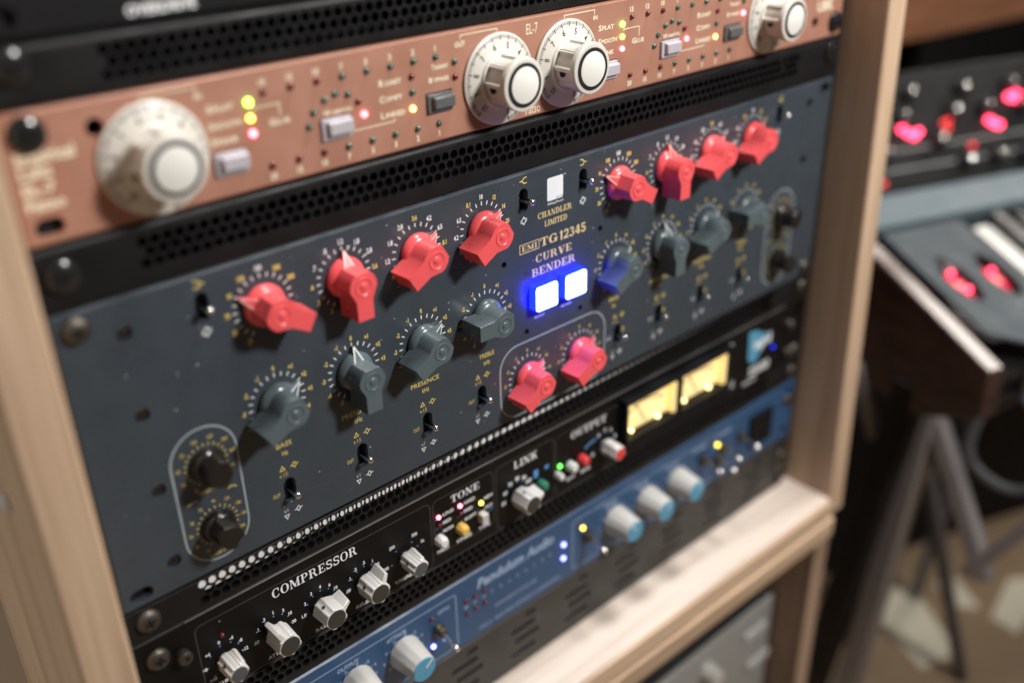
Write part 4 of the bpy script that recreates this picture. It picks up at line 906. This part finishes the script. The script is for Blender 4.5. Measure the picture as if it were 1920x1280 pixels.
for a, b in ((99, 70), (135, 44), (160, 69), (199, 68), (236, 88), (246, 64), (232, 16), (75, 62), (178, 90), (275, 60), (70, 38), (115, 92), (198, 20), (160, 20), (268, 30)): synth_knob(a, b)
def lamp(a, b, r, mt, h=4):
    mb = MB(); P0 = Vector(f2(a, b, 0)); mb.tube(P0, P0 + N2 * h, r, r * .8, 14); build('lit_lamp', mb, mt, sy)
for a, b in ((100, 60), (106, 55), (112, 52), (117, 55), (204, 56), (209, 52), (214, 50), (236, 76), (241, 74), (246, 78)): lamp(a, b, 2.6, M['ledhot'])
for a, b in ((150, 60), (156, 62), (152, 54), (175, 34), (62, 12), (245, 70)): lamp(a, b, 2.3, M['leddim'])

# stand
st = thing('keyboard_stand', 'folding stand with crossed dark and grey legs under the synthesiser', 'keyboard stand', (420, 0, -700))
def leg(a, b, wx, wy, mt):
    mb = MB(); mb.bar(tuple(Vector(a) - Vector((420, 0, -700))), tuple(Vector(b) - Vector((420, 0, -700))), wx, wy); build('leg', mb, mt, st, bevel=2)
leg((414, -12, -280), (420, 43, -698), 30, 26, M['legdark']); leg((430, -22, -285), (436, 10, -698), 22, 22, M['legsteel'])
leg((430, -18, -300), (424, -100, -448), 15, 15, M['legsteel']); leg((428, -185, -260), (422, -84, -450), 11, 11, M['legsteel']); leg((470, 0, -430), (440, -42, -345), 9, 9, M['legsteel']); leg((420, 46, -290), (425, 20, -360), 11, 11, M['legsteel']); leg((470, 20, -300), (560, -60, -698), 11, 11, M['legsteel2']); leg((560, -20, -300), (640, 40, -698), 11, 11, M['legsteel2']); leg((600, 40, -320), (520, 60, -698), 10, 10, M['legsteel2']); leg((520, 30, -420), (660, -10, -400), 9, 9, M['legsteel2'])
# cable looped on the stand
cb = thing('coiled_cable', 'dark grey cable hanging in a loop from the keyboard stand', 'cable', (446, -88, -318))
mb = MB(); ring = []
for i in range(41):
    a = 2 * math.pi * i / 40 * 1.0; ring.append((8 * math.sin(2 * a), 34 * math.sin(a), 44 * math.cos(a) - 6 + 3 * math.sin(3 * a)))
for p0, p1 in zip(ring, ring[1:]): mb.tube(p0, p1, 4.6, n=8, cap=False)
build('loop', mb, M['legsteel2'], cb)
mb = MB(); mb.tube((0, 0, 38), (4, 3, 70), 4.6, n=8); build('tail', mb, M['legsteel2'], cb)
# case added behind the stand to darken the floor there
cs_ = thing('darkening_case', 'black case added behind the keyboard stand to darken the floor there', 'case', (560, 150, -700))
cs_.rotation_euler = (0, 0, -PHI)
mb = MB(); mb.box(-90, 800, 0, 300, .5, 400); build('body', mb, M['blackflat'], cs_, bevel=6); mb = MB(); mb.box(140, 260, -10, 0, 300, 325); build('handle', mb, M['blackscrew'], cs_, bevel=3)

# ------------------------------------------------------------------ the room
mb = MB(); mb.add([(-3000, -3000, 0), (4000, -3000, 0), (4000, 3000, 0), (-3000, 3000, 0)], [(0, 1, 2, 3)])
mt, nt, b = nodes('tan_carpet'); N = nt.nodes; L = nt.links
tc = N.new('ShaderNodeTexCoord'); nz = N.new('ShaderNodeTexNoise'); nz.inputs['Scale'].default_value = 900; L.new(tc.outputs['Object'], nz.inputs['Vector'])
n2 = N.new('ShaderNodeTexNoise'); n2.inputs['Scale'].default_value = 7; L.new(tc.outputs['Object'], n2.inputs['Vector'])
mx = N.new('ShaderNodeMix'); mx.data_type = 'RGBA'; mx.inputs[6].default_value = (.25, .165, .095, 1); mx.inputs[7].default_value = (.34, .25, .165, 1); L.new(n2.outputs['Fac'], mx.inputs[0]); L.new(mx.outputs[2], b.inputs['Base Color'])
b.inputs['Roughness'].default_value = .95; bp = N.new('ShaderNodeBump'); bp.inputs['Strength'].default_value = .5; bp.inputs['Distance'].default_value = .002; L.new(nz.outputs['Fac'], bp.inputs['Height']); L.new(bp.outputs[0], b.inputs['Normal'])
M['carpet'] = mt
structure(build('floor', mb, M['carpet'], None, (0, 0, -700)))
rug = thing('tan_rug', 'tan rug with pale cream patches on the floor by the keyboard stand', 'rug', (650, 0, -698))  # tan slab with pale cream quads laid on it
M['rugtan'] = mat('rug_tan', (.34, .235, .145), .95, bump=.5, bscale=700, vary=.15); M['rugcream'] = mat('rug_cream', (.80, .74, .58), .95, bump=.4, bscale=700, vary=.1)
mb = MB(); mb.box(-320, 420, -420, 190, -1.8, 2); build('pile', mb, M['rugtan'], rug, bevel=1)
for pts in (((-48, 100), (6, 48), (-58, -38), (-108, -22)), ((30, 34), (60, 20), (30, -22), (10, 2)), ((105, -22), (150, -60), (20, -70), (25, -38)), ((30, 170), (80, 150), (40, 110), (-5, 130)), ((-190, 120), (-150, 90), (-210, 20), (-250, 40))):
    mb = MB(); mb.add([(x, y, 4) for x, y in pts] + [(x, y, 1.0) for x, y in pts], [(0, 1, 2, 3), (4, 5, 1, 0), (5, 6, 2, 1), (6, 7, 3, 2), (7, 4, 0, 3)]); build('cream_patch', mb, M['rugcream'], rug)
mb = MB(); mb.box(-2500, 3500, 900, 940, -700, 1600); structure(build('wall', mb, M['wall']))
sh = thing('wall_shelf', 'brown wooden shelf high on the dark wall at the right', 'shelf', (1000, 250, -60))
mb = MB(); mb.hexa([(-500, 10, -28), (500, -60, -48), (500, 600, -48), (-500, 600, -28), (-500, 10, 70), (500, -60, 62), (500, 600, 62), (-500, 600, 70)]); build('board', mb, M['shelfbrown'], sh, bevel=2)
mb = MB(); mb.box(-460, -430, 300, 560, -640, -20); build('upright', mb, M['legdark'], sh); mb = MB(); mb.box(440, 470, 300, 560, -640, -40); build('upright', mb, M['legdark'], sh)
